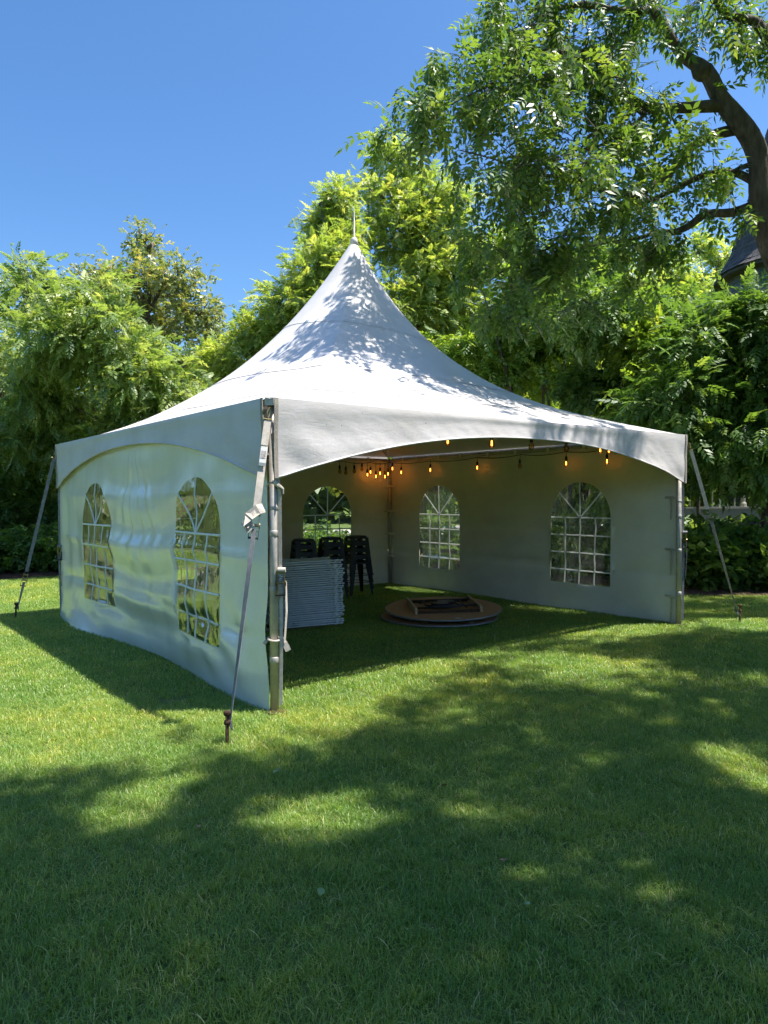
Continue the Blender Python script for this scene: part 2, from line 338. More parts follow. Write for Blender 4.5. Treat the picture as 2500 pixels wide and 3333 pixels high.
SHRUBS = [(-1.6, 13.6, 1.2, 1.5, 'shrub', 'leaf_shrub', 1000, 'dark leafy shrub at the left edge of the lawn'), (.1, 13.4, 1.1, 1.05, 'shrub', 'leaf_shrub', 1300, 'low green shrub left of the far left tent pole'), (1.8, 13.0, 1.2, 1.2, 'shrub', 'leaf_shrub', 1300, 'low green shrub behind the far left tent pole'),
 (-.6, 15.2, 1.6, 3.0, 'shrub', 'leaf_shrub', 2600, 'tall dark shrub behind the left guy strap'), (1.2, 15.6, 1.7, 3.6, 'shrub', 'leaf_shrub', 2600, 'tall dark shrub beneath the feathery tree on the left'), (3.2, 13.6, 1.4, 3.0, 'shrub', 'leaf_shrub', 1800, 'green shrub behind the left tent wall'),
 (5.2, 12.6, 1.2, .8, 'shrub', 'leaf_shrub', 1100, 'low shrub seen through the far window beside the stools'), (7.4, 11.2, 1.2, .9, 'shrub', 'leaf_shrub', 1400, 'green shrub behind the far tent corner'), (9.4, 9.2, 1.1, 1.0, 'broad', 'leaf_shrub', 900, 'low broad-leaved shrub beyond the left one of the right-hand windows'),
 (9.9, 6.0, 1.0, 1.5, 'broad', 'leaf_shrub', 1000, 'broad-leaved shrub behind the right-hand wall'), (9.7, 4.2, .8, 1.25, 'broad', 'leaf_shrub', 900, 'broad-leaved shrub seen through the nearest right-hand window'), (9.5, 2.7, .7, 1.2, 'broad', 'leaf_shrub', 900, 'broad-leaved shrub behind the right-hand tent pole'),
 (9.6, 1.75, .65, 1.15, 'broad', 'leaf_shrub', 1000, 'broad-leaved shrub between the right-hand pole and its guy strap'), (10.3, 1.15, .65, 1.1, 'broad', 'leaf_shrub', 1000, 'broad-leaved shrub beside the right-hand guy strap'), (10.9, .35, .7, 1.15, 'broad', 'leaf_shrub', 1000, 'broad-leaved shrub at the right edge of the picture'), (10.6, 1.9, .8, 1.3, 'broad', 'leaf_shrub', 1000, 'broad-leaved shrub in front of the porch lattice'),
 (11.9, -.3, .9, 1.4, 'broad', 'leaf_shrub', 800, 'broad-leaved shrub off beyond the right edge'), (12.0, 2.9, .9, 1.0, 'broad', 'leaf_shrub', 900, 'low shrub at the foot of the porch')]
BACK = [(-4, 24, 7, 3.2, 'dark tree far left beyond the driveway', 'leaf_wood'), (1, 34, 9, 4, 'green tree across the driveway at far left', 'leaf_wood'), (6, 31, 8, 4, 'green tree across the driveway behind the left wall', 'leaf_mid'), (13, 28, 8.5, 4, 'green tree across the driveway behind the tent', 'leaf_wood'), (13.5, 17, 7.5, 3, 'sunlit tree low behind the tent roof', 'leaf_mid'),
 (16, 12.5, 8, 3.2, 'sunlit yellow-green tree behind the young trees', 'leaf_walnut'), (15.5, 8.5, 7.5, 2.8, 'bright green tree filling the gap right of the tent peak', 'leaf_walnut'), (20, 8.5, 8.5, 3.2, 'green tree between the young trees and the turret', 'leaf_mid'), (24, 16, 10, 4, 'tall green tree far behind the young trees', 'leaf_wood'), (16.6, -1.4, 8.0, 2.6, 'unseen leafy tree added beyond the right edge to shade the porch', 'leaf_wood'), (13.2, 5.4, 5.0, 2.0, 'leafy green tree left of the porch', 'leaf_mid')]  # the tree beyond the right edge is out of view, added to shade the porch
LIMBS = {
'trunk':[(7.69,-0.46,4.52,0.2),(7.6,-0.41,5.15,0.2),(7.5,-0.36,5.61,0.19),(7.43,-0.34,5.85,0.175),(7.4,-0.34,6.22,0.165),(7.27,-0.27,6.55,0.16),(7.07,-0.15,6.82,0.15),(6.9,-0.04,7.05,0.13),(6.73,0.06,7.38,0.12),(6.46,0.24,7.58,0.085),(6.29,0.34,7.84,0.075),(6.12,0.45,8.13,0.065),(6.03,0.49,8.45,0.05),(5.86,0.59,8.85,0.03)],
'A':[(6.91,-0.03,6.95,0.085),(6.45,0.2,6.87,0.07),(5.99,0.43,6.81,0.06),(5.69,0.55,6.91,0.052),(5.39,0.66,7.03,0.047),(5.15,0.73,7.15,0.04),(4.9,0.8,7.26,0.034),(4.62,0.9,7.27,0.025),(4.22,1.08,7.23,0.014)],
'A2':[(5.38,0.67,7.02,0.035),(4.98,0.79,6.9,0.028),(4.67,0.83,6.72,0.022),(4.44,0.83,6.55,0.015),(4.14,0.86,6.25,0.01)],
'B':[(7.27,-0.07,6.72,0.08),(6.83,0.08,6.55,0.068),(6.45,0.17,6.29,0.06),(6.16,0.2,5.98,0.055),(5.82,0.26,5.73,0.05),(5.47,0.33,5.49,0.045),(5.06,0.46,5.51,0.037),(4.68,0.56,5.56,0.03),(4.4,0.59,5.61,0.022),(4.08,0.64,5.68,0.012)],
'C':[(7.48,-0.25,5.99,0.055),(7.4,-0.12,6.11,0.055),(7.32,0.01,6.18,0.05),(7.09,0.25,6.17,0.046),(6.88,0.48,6.05,0.04),(6.67,0.7,5.91,0.034),(6.46,0.93,5.83,0.03),(6.27,1.14,5.79,0.022),(6.0,1.42,5.71,0.012)],
'C2':[(7.48,-0.25,6.15,0.04),(7.45,-0.22,6.23,0.038),(7.35,-0.14,6.21,0.035),(7.22,-0.04,6.13,0.03)],
'D':[(7.49,-0.27,5.69,0.075),(7.29,-0.01,5.61,0.062),(7.08,0.24,5.62,0.055),(6.97,0.42,5.49,0.05),(6.86,0.6,5.42,0.045),(6.78,0.77,5.46,0.035),(6.58,1.01,5.39,0.028),(6.31,1.32,5.36,0.02),(6.03,1.64,5.28,0.012)],
'D2':[(6.67,0.49,5.35,0.028),(6.56,0.67,5.16,0.022),(6.43,0.84,4.89,0.016),(6.44,0.92,4.62,0.009)],
'E':[(7.56,-0.79,7.22,0.1),(7.33,-0.6,7.59,0.08),(7.23,-0.52,7.71,0.075),(7.12,-0.43,7.93,0.065),(6.95,-0.29,7.99,0.055),(6.79,-0.16,8.05,0.045),(6.69,-0.08,8.24,0.035),(6.63,-0.02,8.51,0.02)],
'F':[(6.04,0.43,8.12,0.05),(5.82,0.49,8.03,0.05),(5.5,0.63,7.99,0.045),(5.12,0.82,8.01,0.038),(4.77,0.98,7.89,0.03),(4.49,1.09,7.66,0.024),(4.28,1.13,7.35,0.018),(3.98,1.25,7.06,0.012),(3.69,1.36,6.84,0.008)],
'G':[(5.55,0.66,6.88,0.03),(5.78,0.4,6.64,0.03),(5.45,0.59,6.34,0.022),(5.17,0.75,6.17,0.016),(4.9,0.9,6.15,0.01)],
'H':[(4.75,0.61,5.6,0.025),(4.3,0.78,5.6,0.02),(3.96,0.86,5.59,0.015),(3.59,0.96,5.66,0.01),(3.16,1.11,5.7,0.006)],
'I':[(5.66,1.17,5.56,0.018),(5.26,1.18,5.25,0.015),(4.83,1.22,4.93,0.011),(4.31,1.32,4.79,0.007)],
'J':[(4.14,1.01,7.24,0.018),(3.79,1.15,6.73,0.014),(3.43,1.3,6.48,0.01),(3.1,1.43,6.26,0.006),(2.79,1.54,5.99,0.004)],
}
TREES = {
'ailA':((2.46,12.51),[(1.16,13.05,6.31,0.81,0.65),(1.41,12.16,5.04,1.19,0.97),(2.39,11.43,5.14,1.08,0.97),(1.22,13.48,4.16,0.97,0.97),(3.11,11.19,4.16,1.19,0.97),(4.22,11.25,3.72,0.97,0.76),(2.5,14.01,4.21,1.3,0.97),(1.06,13.48,6.92,0.54,0.49),(2.35,11.92,6.26,0.65,0.54),(3.27,11.98,3.07,1.3,0.76),(1.98,14.16,3.04,1.19,0.87)]),
'ailB':((0.80,16.37),[(0.55,16.37,6.22,1.33,1.09),(1.31,17.07,5.21,1.33,1.09),(0.99,17.94,4.01,1.45,1.21),(1.44,14.6,3.16,1.21,0.97),(0.1,17.75,5.43,1.33,1.45)]),
'linden':((7.61,22.45),[(7.68,23.47,11.66,0.8,0.8),(6.72,22.85,10.07,1.25,1.07),(8.06,21.67,9.85,1.34,1.07),(8.85,20.98,8.61,1.16,1.07),(8.16,23.85,8.9,1.78,1.25),(6.42,23.86,8.82,1.07,1.07),(9.14,20.43,7.43,0.89,0.8),(8.44,23.67,7.04,2.14,1.07),(5.75,24.19,10.04,0.71,0.71),(7.35,23.3,5.79,2.14,1.07),(9.4,22.28,6.39,1.61,1.07)]),
'walnut':((10.99,10.86),[(10.54,11.48,11.36,0.70,0.72),(10.09,11.25,10.12,0.93,0.89),(11.19,11.02,10.45,1.00,0.89),(10.59,11.04,9.13,1.34,1.04),(12.03,10.94,9.41,1.17,0.96),(11.83,10.14,10.06,0.68,0.80),(10.91,10.62,7.91,1.50,1.13),(12.04,10.28,8.16,1.34,1.13),(10.5,10.75,6.82,1.50,0.96),(12.6,10.47,6.94,1.50,1.13)]),
'walnutL':((8.59,10.22),[(8.4,11.0,9.5,0.60,0.55),(8.37,11.34,8.8,0.84,0.73),(8.29,10.76,7.83,0.91,0.73),(7.33,10.62,7.37,0.91,0.73),(6.71,11.07,6.38,0.91,0.65),(6.36,12.02,6.04,0.60,0.50),(6.62,11.52,5.63,0.91,0.58),(7.37,10.48,6.42,1.06,0.73),(6.04,11.93,5.33,0.91,0.58),(5.97,13.13,5.13,0.91,0.58),(7.44,11.73,5.7,1.21,0.73)]),
'midA':((10.83,5.90),[(10.42,7.02,5.96,0.87,0.76),(10.35,5.57,6.5,0.97,0.76),(10.85,6.25,5.33,0.97,0.65),(10.02,6.81,4.66,0.87,0.65),(9.33,7.19,5.08,0.76,0.65),(10.45,6.75,7.56,0.76,0.54),(10.75,4.99,5.92,0.87,0.65)]),
'midB':((10.27,3.79),[(9.6,3.71,5.2,0.96,0.76),(10.94,4.06,4.38,0.96,0.67),(11.4,3.8,5.18,0.86,0.67),(10.25,4.39,6.4,0.86,0.57),(11.55,3.89,3.61,0.86,0.57),(9.89,4.48,4.04,0.67,0.48),(11.15,3.02,5.3,0.67,0.5)]),
'rightA':((11.02,1.28),[(10.75,2.4,4.95,0.73,0.45),(10.32,1.3,5.0,0.69,0.45),(10.59,1.02,4.49,0.69,0.6),(9.76,1.86,4.28,0.77,0.6),(10.53,1.07,3.5,0.86,0.6),(9.29,1.95,3.26,0.77,0.6),(9.84,1.31,2.66,0.77,0.6),(10.57,1.0,2.18,0.77,0.52),(10.46,2.24,2.4,0.69,0.43)]),
'rightB':((10.14,2.62),[(10.19,3.05,4.52,0.71,0.62),(9.83,2.54,3.61,0.71,0.54),(9.55,2.75,3.01,0.62,0.45),(10.78,2.41,3.23,0.71,0.54),(11.23,2.09,3.59,0.62,0.54)]),
'paleD':((31.74,13.59),[(32.24,13.65,13.84,0.73,0.92),(30.2,13.96,12.18,0.92,0.92),(32.86,13.03,13.35,0.57,0.8),(32.11,14.06,11.63,1.38,1.15),(29.02,14.71,11.7,1.15,1.15),(33.72,12.99,12.12,1.15,1.15)]),
'purple':((13.05,3.50),[(13.05,3.5,5.55,0.26,0.26),(12.92,3.59,5.14,0.26,0.26),(13.07,3.4,4.81,0.26,0.26)]),
}
# ------------------------------------------------------------------ ground
S, EAVE, PEAK = 6.1, 2.45, 5.2
lawn = link('lawn', mesh_np('lawn', [(-300, -300, 0), (300, -300, 0), (300, 300, 0), (-300, 300, 0)], quads=[(0, 1, 2, 3)]))
lawn.data.materials.append(M['thatch']); tag(lawn, kind='structure')
BED = [(-40, 14.5), (-6, 13.2), (-.5, 12.5), (.7, 12.0), (1.4, 11.9), (4.5, 11.2), (7.4, 9.2), (8.5, 6.5), (8.7, 3.2), (8.6, 1.55), (9.0, 1.0), (9.6, .5), (10.3, -.2), (13, -2.6), (30, -16)]
def bedside(x, y):       # > 0 inside the planting bed
    best = None
    for (x0, y0), (x1, y1) in zip(BED[:-1], BED[1:]):
        dx, dy = x1-x0, y1-y0; t = max(0, min(1, ((x-x0)*dx+(y-y0)*dy)/(dx*dx+dy*dy)))
        px, py = x0+t*dx, y0+t*dy; d = math.hypot(x-px, y-py)
        if best is None or d < best[0]: best = (d, (x-x0)*-dy+(y-y0)*dx)
    return best[0] if best[1] > 0 else -best[0]
V, Q = [], []
for i, (x, y) in enumerate(BED):
    nx, ny = (.62, .78)
    for d, z in ((0, -.02), (.12, .03), (.6, .05), (1.4, .06), (2.4 if i < 5 else 7, .01)): V.append((x+nx*d, y+ny*d, z))
for i in range(len(BED)-1):
    for k in range(4): Q.append((i*5+k, i*5+k+1, (i+1)*5+k+1, (i+1)*5+k)[::-1])
bed = link('mulch_bed', mesh_np('mulch_bed', V, quads=Q, smooth=True)); bed.data.materials.append(M['mulch']); tag(bed, kind='structure')
dv = MB(); dv.hexa([(-40, 21, .06), (2.5, 18.5, .06), (14, 16.2, .06), (40, 14, .06)], [(-40, 21, .13), (2.5, 18.5, .13), (14, 16.2, .13), (40, 14, .13)])
V = [(-40, 21.2, .10), (2.2, 18.6, .10), (14, 16.4, .10), (40, 14.6, .10), (42, 22, .10), (15, 24.5, .10), (4.2, 29, .10), (-38, 33, .10)]
drive = link('driveway', mesh_np('driveway', V, quads=[(0, 1, 6, 7), (1, 2, 5, 6), (2, 3, 4, 5)])); drive.data.materials.append(M['drive']); tag(drive, kind='structure')

# ------------------------------------------------------------------ tent
tent = thing('frame_tent', 'white high-peak frame tent with arched window walls standing on the lawn', 'tent', (S/2, S/2, 0))
tw = waves(21, 9, 2.0, 6.5)
def roof_pt(s, th):
    c, sn = np.cos(th), np.sin(th); sq = 1/np.maximum(abs(c), abs(sn))
    rad = s*((1-s)+s*sq)*(S/2+.02)
    p = 2.3+.9*(.5+.5*(c-sn)/math.sqrt(2))
    z = EAVE+.02+(PEAK-EAVE)*(.6*(1-s)**p+.4*(1-s))
    w = .012*tw(rad*c*1.2, rad*sn*1.2)*np.clip((s-.1)*2, 0, 1)*np.clip((1-s)*6, 0, 1)
    return np.stack([S/2+rad*c, S/2+rad*sn, z+w], -1)
NS, NT = 44, 40
for k, nm in enumerate(('front', 'left', 'far', 'right')):
    th0 = {-0: -3*PI/4}.get(k, 0)
    th0 = (-3*PI/4, 3*PI/4, PI/4, -PI/4)[k]
    ss, tt = np.meshgrid(np.linspace(.012, 1, NS), th0+np.linspace(0, PI/2, NT), indexing='ij')
    V = roof_pt(ss, tt).reshape(-1, 3)
    Q = [(i*NT+j, (i+1)*NT+j, (i+1)*NT+j+1, i*NT+j+1) for i in range(NS-1) for j in range(NT-1)]
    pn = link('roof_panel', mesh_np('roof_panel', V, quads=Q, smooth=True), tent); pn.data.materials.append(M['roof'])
    for sv in (.30, .56, .80):        # welded seams
        t2 = th0+np.linspace(.01, PI/2-.01, 60); a = roof_pt(np.full(60, sv-.005), t2); b = roof_pt(np.full(60, sv+.005), t2)
        a[:, 2] += .004; b[:, 2] += .007
        sm = link('seam', mesh_np('seam', np.concatenate([a, b]), quads=[(i, i+60, i+61, i+1) for i in range(59)], smooth=True), pn); sm.data.materials.append(M['roof'])
# valances, arched
vw = waves(5, 8, 4, 14)
SIDES = [((0, 0), (1, 0), (0, -1)), ((0, S), (0, -1), (-1, 0)), ((S, S), (-1, 0), (0, 1)), ((S, 0), (0, 1), (1, 0))]   # origin, along, outward
valances = []
for k, (o0, al, out) in enumerate(SIDES):
    n, mrow = 150, 16
    gap = .035
    u = np.linspace(gap, S-gap, n); t = np.linspace(0, 1, mrow)
    U, T = np.meshgrid(u, t, indexing='ij')
    c = abs(U/S*2-1)
    dep = .185+.45*c**2.15
    z = EAVE+.028-dep*T
    edge = np.minimum(U, S-U)
    wr = (.006*vw(U*1.0+k*7, z*3)+.014*np.sin(U*9+z*14+k)*np.exp(-edge*2.2)+.0015*np.sin(U*31+z*40+k))*T
    off = .03+.045*T*np.clip(edge*3, 0, 1)*.6+wr*np.clip(edge*6, .15, 1)+.012*np.exp(-((T-.1)/.2)**2)
    X = o0[0]+al[0]*U+out[0]*off; Y = o0[1]+al[1]*U+out[1]*off
    V = np.stack([X, Y, z], -1).reshape(-1, 3)
    Q = [(i*mrow+j, (i+1)*mrow+j, (i+1)*mrow+j+1, i*mrow+j+1) for i in range(n-1) for j in range(mrow-1)]
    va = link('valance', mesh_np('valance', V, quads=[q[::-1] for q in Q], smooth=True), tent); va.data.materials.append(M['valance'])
    # hem along the arch
    G = V.reshape(n, mrow, 3); P = G[:, -1]
    MB().tube([(p[0], p[1], p[2], .009) for p in P[::2]], 6).build('hem', 'valance', va, True)
    # fold of cloth lying over the eave pipe and the velcro edges
    for e, sg in ((0, 1), (n-1, -1)):
        col_ = G[e]; ov = Vector((out[0], out[1], 0))
        MB().ribbon([Vector(p)+ov*.006 for p in col_], [Vector((al[0], al[1], 0))]*mrow, .035, .004).build('velcro_edge', 'velcro', va)
    valances.append(va)
# corner poles
def pole(x, y, lean=(0, 0)):
    pl = MB(); top = (x+lean[0], y+lean[1])
    pl.tube([(x, y, .02, .034), (top[0], top[1], EAVE-.03, .034)], 16)
    po = pl.build('corner_pole', 'alu', tent, True)
    for z, h in ((.42, .05), (.98, .045), (1.42, .05), (1.62, .03)):
        MB().lathe((x+lean[0]*z/2.4, y+lean[1]*z/2.4, z), [(.0355, -h/2), (.038, -h/2+.004), (.038, h/2-.004), (.0355, h/2)], 16).build('collar', 'alu', po, True)
    MB().box((x, y, .012), (.15, .15, .012)).build('base_plate', 'steel_rust', po)
    return po
ins = .05
poles = [pole(ins, ins, (.012, 0)), pole(S-ins, ins), pole(ins, S-ins), pole(S-ins, S-ins)]
MB().lathe((S-ins, ins, 1.93), [(.0365, -.03), (.0395, -.028), (.0395, .028), (.0365, .03)], 16).build('black_tape', 'black', poles[1], True)
# eave pipes, inner arms, mast with spire
zr = EAVE-.045
for (a, b) in (((ins, ins), (S-ins, ins)), ((ins, ins), (ins, S-ins)), ((S-ins, ins), (S-ins, S-ins)), ((ins, S-ins), (S-ins, S-ins))):
    MB().tube([(*a, zr, .03), (*b, zr, .03)], 10).build('eave_pipe', 'alu', tent, True)
MB().tube([(S/2, S/2, 2.75, .035), (S/2, S/2, 5.17, .035)], 10).build('mast', 'alu', tent, True)
MB().tube([(S/2, S/2, 5.12, .026), (S/2, S/2, 5.19, .026), (S/2, S/2, 5.2, .013), (S/2, S/2, 5.56, .012), (S/2, S/2, 5.57, .006)], 10).build('spire', 'steel_grey', tent, True)
MB().tube([(S/2, S/2, PEAK-.09, .062), (S/2, S/2, PEAK-.01, .047), (S/2, S/2, PEAK+.012, .038), (S/2, S/2, PEAK+.02, .02)], 14).build('peak_collar', 'roof', tent, True)
for (x, y) in ((ins, ins), (S-ins, ins), (ins, S-ins), (S-ins, S-ins)):
    MB().tube([(x, y, EAVE-.02, .006), (S/2, S/2, 2.78, .006)], 6).build('tension_cable', 'steel_dark', tent)

# side walls with arched windows: shared displacement for cloth, panes and bars
WZ0, WZS, WR = .40, 1.375, .53
def arch_outline(c):
    P = [(c-WR, WZ0), (c+WR, WZ0)]
    for i in range(25):
        a = PI*i/24; P.append((c+WR*math.cos(a), WZS+WR*math.sin(a)*.985))
    return P
def in_arch(x, z, c):
    if z < WZ0 or abs(x-c) > WR: return False
    if z <= WZS: return True
    return (x-c)**2+((z-WZS)/.985)**2 <= WR**2
def make_wall(label, place, disp, centers, ztop, mat, step=.055, barmat='bar'):
    nu, nz = int(S/step), int(ztop/step)
    pts = []
    for i in range(nu+1):
        for j in range(nz+1):
            pts.append((.03+(S-.06)*i/nu, .0+ztop*j/nz))
    outs = [arch_outline(c) for c in centers]; keep = []
    allo = [q for o in outs for q in o]
    A = np.array(allo) if allo else np.zeros((0, 2))
    for q in pts:
        if len(A) == 0 or ((A[:, 0]-q[0])**2+(A[:, 1]-q[1])**2).min() > (.45*step)**2: keep.append(q)
    vv = [Vector(q) for q in keep]; edges = []
    for o in outs:
        b = len(vv); vv += [Vector(q) for q in o]; edges += [(b+i, b+(i+1) % len(o)) for i in range(len(o))]
    v2, e2, f2, *_ = geometry.delaunay_2d_cdt(vv, edges, [], 0, 1e-5)
    U = np.array([v.x for v in v2]); Z = np.array([v.y for v in v2])
    V = place(U, Z, disp(U, Z))
    groups = {-1: []}
    for f in f2:
        cx = sum(U[i] for i in f)/3; cz = sum(Z[i] for i in f)/3
        g = -1
        for k, c in enumerate(centers):
            if in_arch(cx, cz, c): g = k
        groups.setdefault(g, []).append(tuple(f))
    def sub(tr_):
        tr_ = np.array(tr_); ids, inv = np.unique(tr_.ravel(), return_inverse=True)
        return V[ids], inv.reshape(-1, 3)
    v_, t_ = sub(groups[-1])
    wl = link('side_wall', mesh_np('side_wall', v_, tris=t_, smooth=True), tent); wl.data.materials.append(M[mat]); tag(wl, label)
    for k, c in enumerate(centers):
        v_, t_ = sub(groups[k])
        pn = link('window_pane', mesh_np('window_pane', v_, tris=t_, smooth=True), wl); pn.data.materials.append(M['pane'])
        def bar(p, q, w=.021):
            n = 14; us = np.linspace(p[0], q[0], n); zs = np.linspace(p[1], q[1], n)
            d0 = disp(us, zs); d = np.array([q[0]-p[0], q[1]-p[1]]); d = d/np.hypot(*d); nv = np.array([-d[1], d[0]])*w/2
            rings = []
            for (sa, so) in ((-1, -.004), (1, -.004), (1, .004), (-1, .004)):
                rings.append(place(us+nv[0]*sa, zs+nv[1]*sa, d0+so))
            V_ = np.stack(rings, 1).reshape(-1, 3)
            F = [(i*4+a, i*4+(a+1) % 4, (i+1)*4+(a+1) % 4, (i+1)*4+a) for i in range(n-1) for a in range(4)]
            b = link('window_bar', mesh_np('window_bar', V_, quads=F), wl); b.data.materials.append(M[barmat])
        for z in (WZS, 1.115, .855, .595): bar((c-WR, z), (c+WR, z))
        for dx in (-WR/2, 0, WR/2): bar((c+dx, WZ0), (c+dx, WZS))
        bar((c, WZS), (c, WZS+WR*.985))
        for sg in (-1, 1): bar((c, WZS), (c+sg*WR*.705, WZS+WR*.70))
    return wl
g1, g2, g3 = waves(31, 7, 1.2, 3.2), waves(32, 9, 4, 9), waves(33, 10, 9, 22)
def crease(z, z0, a): return a*np.exp(-np.abs(z-z0)/.05)
def disp_left(u, z):
    free = np.clip(1-z/2.25, 0, 1)**.5
    ed = np.clip(np.minimum(u, S-u)*2.2, .12, 1)
    d = ed*free*(.085*g1(u*1.0, z*1.2)+.012*g2(u*1.5, z*.6)+.003*g3(u*1.4, z*.6))
    q = z-.16*((u-2.9)/1.3)**2                      # swags hanging between the windows
    d += ed*free*.036*np.sin(2*PI*q/.52+1.0)*np.exp(-((u-2.9)/1.5)**2)
    d += .02*np.sin((u-3)*26/(np.clip(2.4-z, .25, 2)*1.1+.15))*np.exp(-((u-3.0)/(.12+.35*np.clip(2.3-z, 0, 2)))**2)*np.clip(z-.9, 0, .9)*np.clip(2.3-z, 0, .6)*3.0   # gathers under the crown of the arch
    d += ed*.02*np.sin((z-.75*(u-.2))*13)*np.exp(-((u-.75)/.5)**2)*np.exp(-((z-.4)/.35)**2)   # diagonal pull to the front corner
    d += ed*(crease(z-.03*np.sin(u*1.1), 1.19, .030)+crease(z, 1.74, .016)-crease(z+.04*np.sin(u*.9+1), .62, .032)+crease(z, .28, .016))
    d *= .4+.6*np.clip(z/.45, 0, 1)
    d -= .08*np.exp(-((u-2.6)/1.5)**2)*(np.clip(.55-z, 0, .55)/.55)**1.4              # foot of the wall blown inwards
    d += .12*np.exp(-((u-4.9)/.9)**2)*(np.clip(.30-z, 0, .3)/.3)**1.5                   # skirt lying out on the grass
    return d
def place_left(u, z, d):
    # wall edge is loose between the ties near the front pole
    pull = .07*np.exp(-u/.12)*np.exp(-((z-.62)/.22)**2)
    return np.stack([-d+.005, u+pull+.02, z+.015*np.exp(-((u-2.6)/.7)**2)*np.clip(.3-z, 0, .3)*4], -1)
make_wall('glossy white vinyl left wall with two rippled windows', place_left, disp_left, (1.36, 4.36), 2.36, 'wall', step=.045, barmat='bar_white')
h1, h2, h3 = waves(41, 7, 1.0, 3.0), waves(42, 9, 4, 9), waves(43, 10, 8, 20)
def disp_in(seed):
    def d(u, z):
        free = np.clip(1-z/2.3, .05, 1)
        ed = np.clip(np.minimum(u, S-u)*2, .1, 1)
        q = ed*free*(.065*h1(u+seed, z*1.3)+.018*h2(u+seed, z*1.5)+.005*h3(u+seed, z))
        q += crease(z, 1.22, .024)+crease(z, .66, .035)-crease(z, 1.75, .014)
        q += ed*.09*np.clip(.32-z, 0, .32)*np.sin(u*1.9+seed)*2
        return q
    return d
make_wall('shaded right-hand vinyl wall with two arched windows', lambda u, z, d: np.stack([S-.01+d*.8, u, z], -1), disp_in(0.), (1.63, 4.69), 2.38, 'wall_in')
make_wall('dim far vinyl wall behind the stacked stools', lambda u, z, d: np.stack([u, S-.01+d*.8, z], -1), disp_in(3.3), (1.55, 4.62), 2.38, 'wall_in')
# tabs over the eave pipe and tie straps on the open edges of the right-hand wall
for i, y in enumerate((.9, 1.5, 2.15, 2.8, 3.4, 4.05, 4.6, 5.2, 5.6)):
    MB().ribbon([(S-.09, y, 2.45), (S-.1, y, 2.38), (S-.085, y+.01, 2.27)], [Vector((0, 1, 0))]*3, .05, .002).build('hanging_tab', 'wall_in', tent)
for i, x in enumerate((3.4, 4.1, 4.9, 5.5)):
    MB().ribbon([(x, S-.09, 2.45), (x, S-.1, 2.38), (x+.01, S-.085, 2.28)], [Vector((1, 0, 0))]*3, .05, .002).build('hanging_tab', 'wall_in', tent)
for z, ln in ((1.66, .28), (.98, .32), (.36, .34)):
    b = MB(); b.ribbon([(S-.02, .26, z+.01), (S-.08, .14, z+.012), (S-.09, .05, z)], [Vector((0, 0, 1))]*3, .03, .003)
    b.ribbon([(S-.045, .16, z), (S-.055, .155, z-.12), (S-.04, .17, z-ln)], [Vector((.3, 1, 0))]*3, .024, .002); b.build('tie_strap', 'webbing', tent)
for z in (.55, .98, 1.42, 1.9):
    b = MB(); b.ribbon([(S-.16, S-.02, z), (S-.09, S-.09, z+.01), (S-.02, S-.16, z)], [Vector((0, 0, 1))]*3, .035, .003); b.build('tie_strap', 'wall_in', tent)
b = MB(); P = [(.05+.046*math.cos(a), .05+.046*math.sin(a), .585+.01*math.sin(a)) for a in np.linspace(-.6, 5.4, 16)]
b.tube([(*p, .009) for p in P], 6); b.ribbon([(.095, .03, .585), (.12, .0, .55), (.14, -.02, .49)], [Vector((.8, -.5, .1))]*3, .045, .003)
b.tube([(.09, .03, .6, .02), (.105, .02, .575, .024), (.11, .01, .555, .015)], 8); b.ribbon([(.0, .07, .58), (-.025, .08, .55)], [Vector((0, 0, 1))]*2, .025, .003)
b.build('tie_strap', 'webbing', tent)
b = MB(); P = [(.055+.05*math.cos(a), .05+.05*math.sin(a), 1.80+.02*math.sin(2*a)) for a in np.linspace(0, 6.2, 16)]
b.tube([(*p, .008) for p in P], 6); b.tube([(.02, .0, 1.83, .012), (.06, -.02, 1.80, .018), (.1, -.03, 1.77, .009), (.1, -.03, 1.73, .006)], 7); b.ribbon([(.02, -.005, 2.2), (.03, -.01, 1.95), (.05, -.01, 1.82)], [Vector((1, 0, 0))]*3, .02, .002)
b.build('tie_strap', 'webbing', tent)
MB().box((.02, .02, EAVE+.0), (.07, .07, .06), rz=.8).build('corner_fitting', 'alu', tent)

# ------------------------------------------------------------------ guy straps and stakes
def ratchet_parts(root, c, d, side, mat='brass', bundle=True):
    """ratchet buckle centred at c, d along the strap downwards, side across"""
    d = Vector(d).normalized(); side = Vector(side); side = (side-d*side.dot(d)).normalized(); n = d.cross(side)
    m = Matrix((side, n, -d)).transposed(); c = Vector(c)
    rb = MB()
    for s in (-1, 1): rb.box(c+side*s*.027, (.005, .035, .15), m=m)
    rb.tube([(*(c-side*.034+d*.03), .011), (*(c+side*.034+d*.03), .011)], 8); rb.tube([(*(c-side*.034-d*.05), .007), (*(c+side*.034-d*.05), .007)], 8)
    rb.tube([(*(c-side*.04+d*.03), .02), (*(c-side*.032+d*.03), .02)], 10); rb.tube([(*(c+side*.032+d*.03), .02), (*(c+side*.04+d*.03), .02)], 10)
    o = rb.build('ratchet', mat, root, False)
    h = MB(); q = n*.03
    for s in (-1, 1): h.box(c+side*s*.036+q+d*.07, (.004, .018, .12), m=m)
    h.tube([(*(c-side*.038+q+d*.12), .008), (*(c+side*.038+q+d*.12), .008)], 8); h.build('ratchet_handle', 'steel_dark', o)
    return o
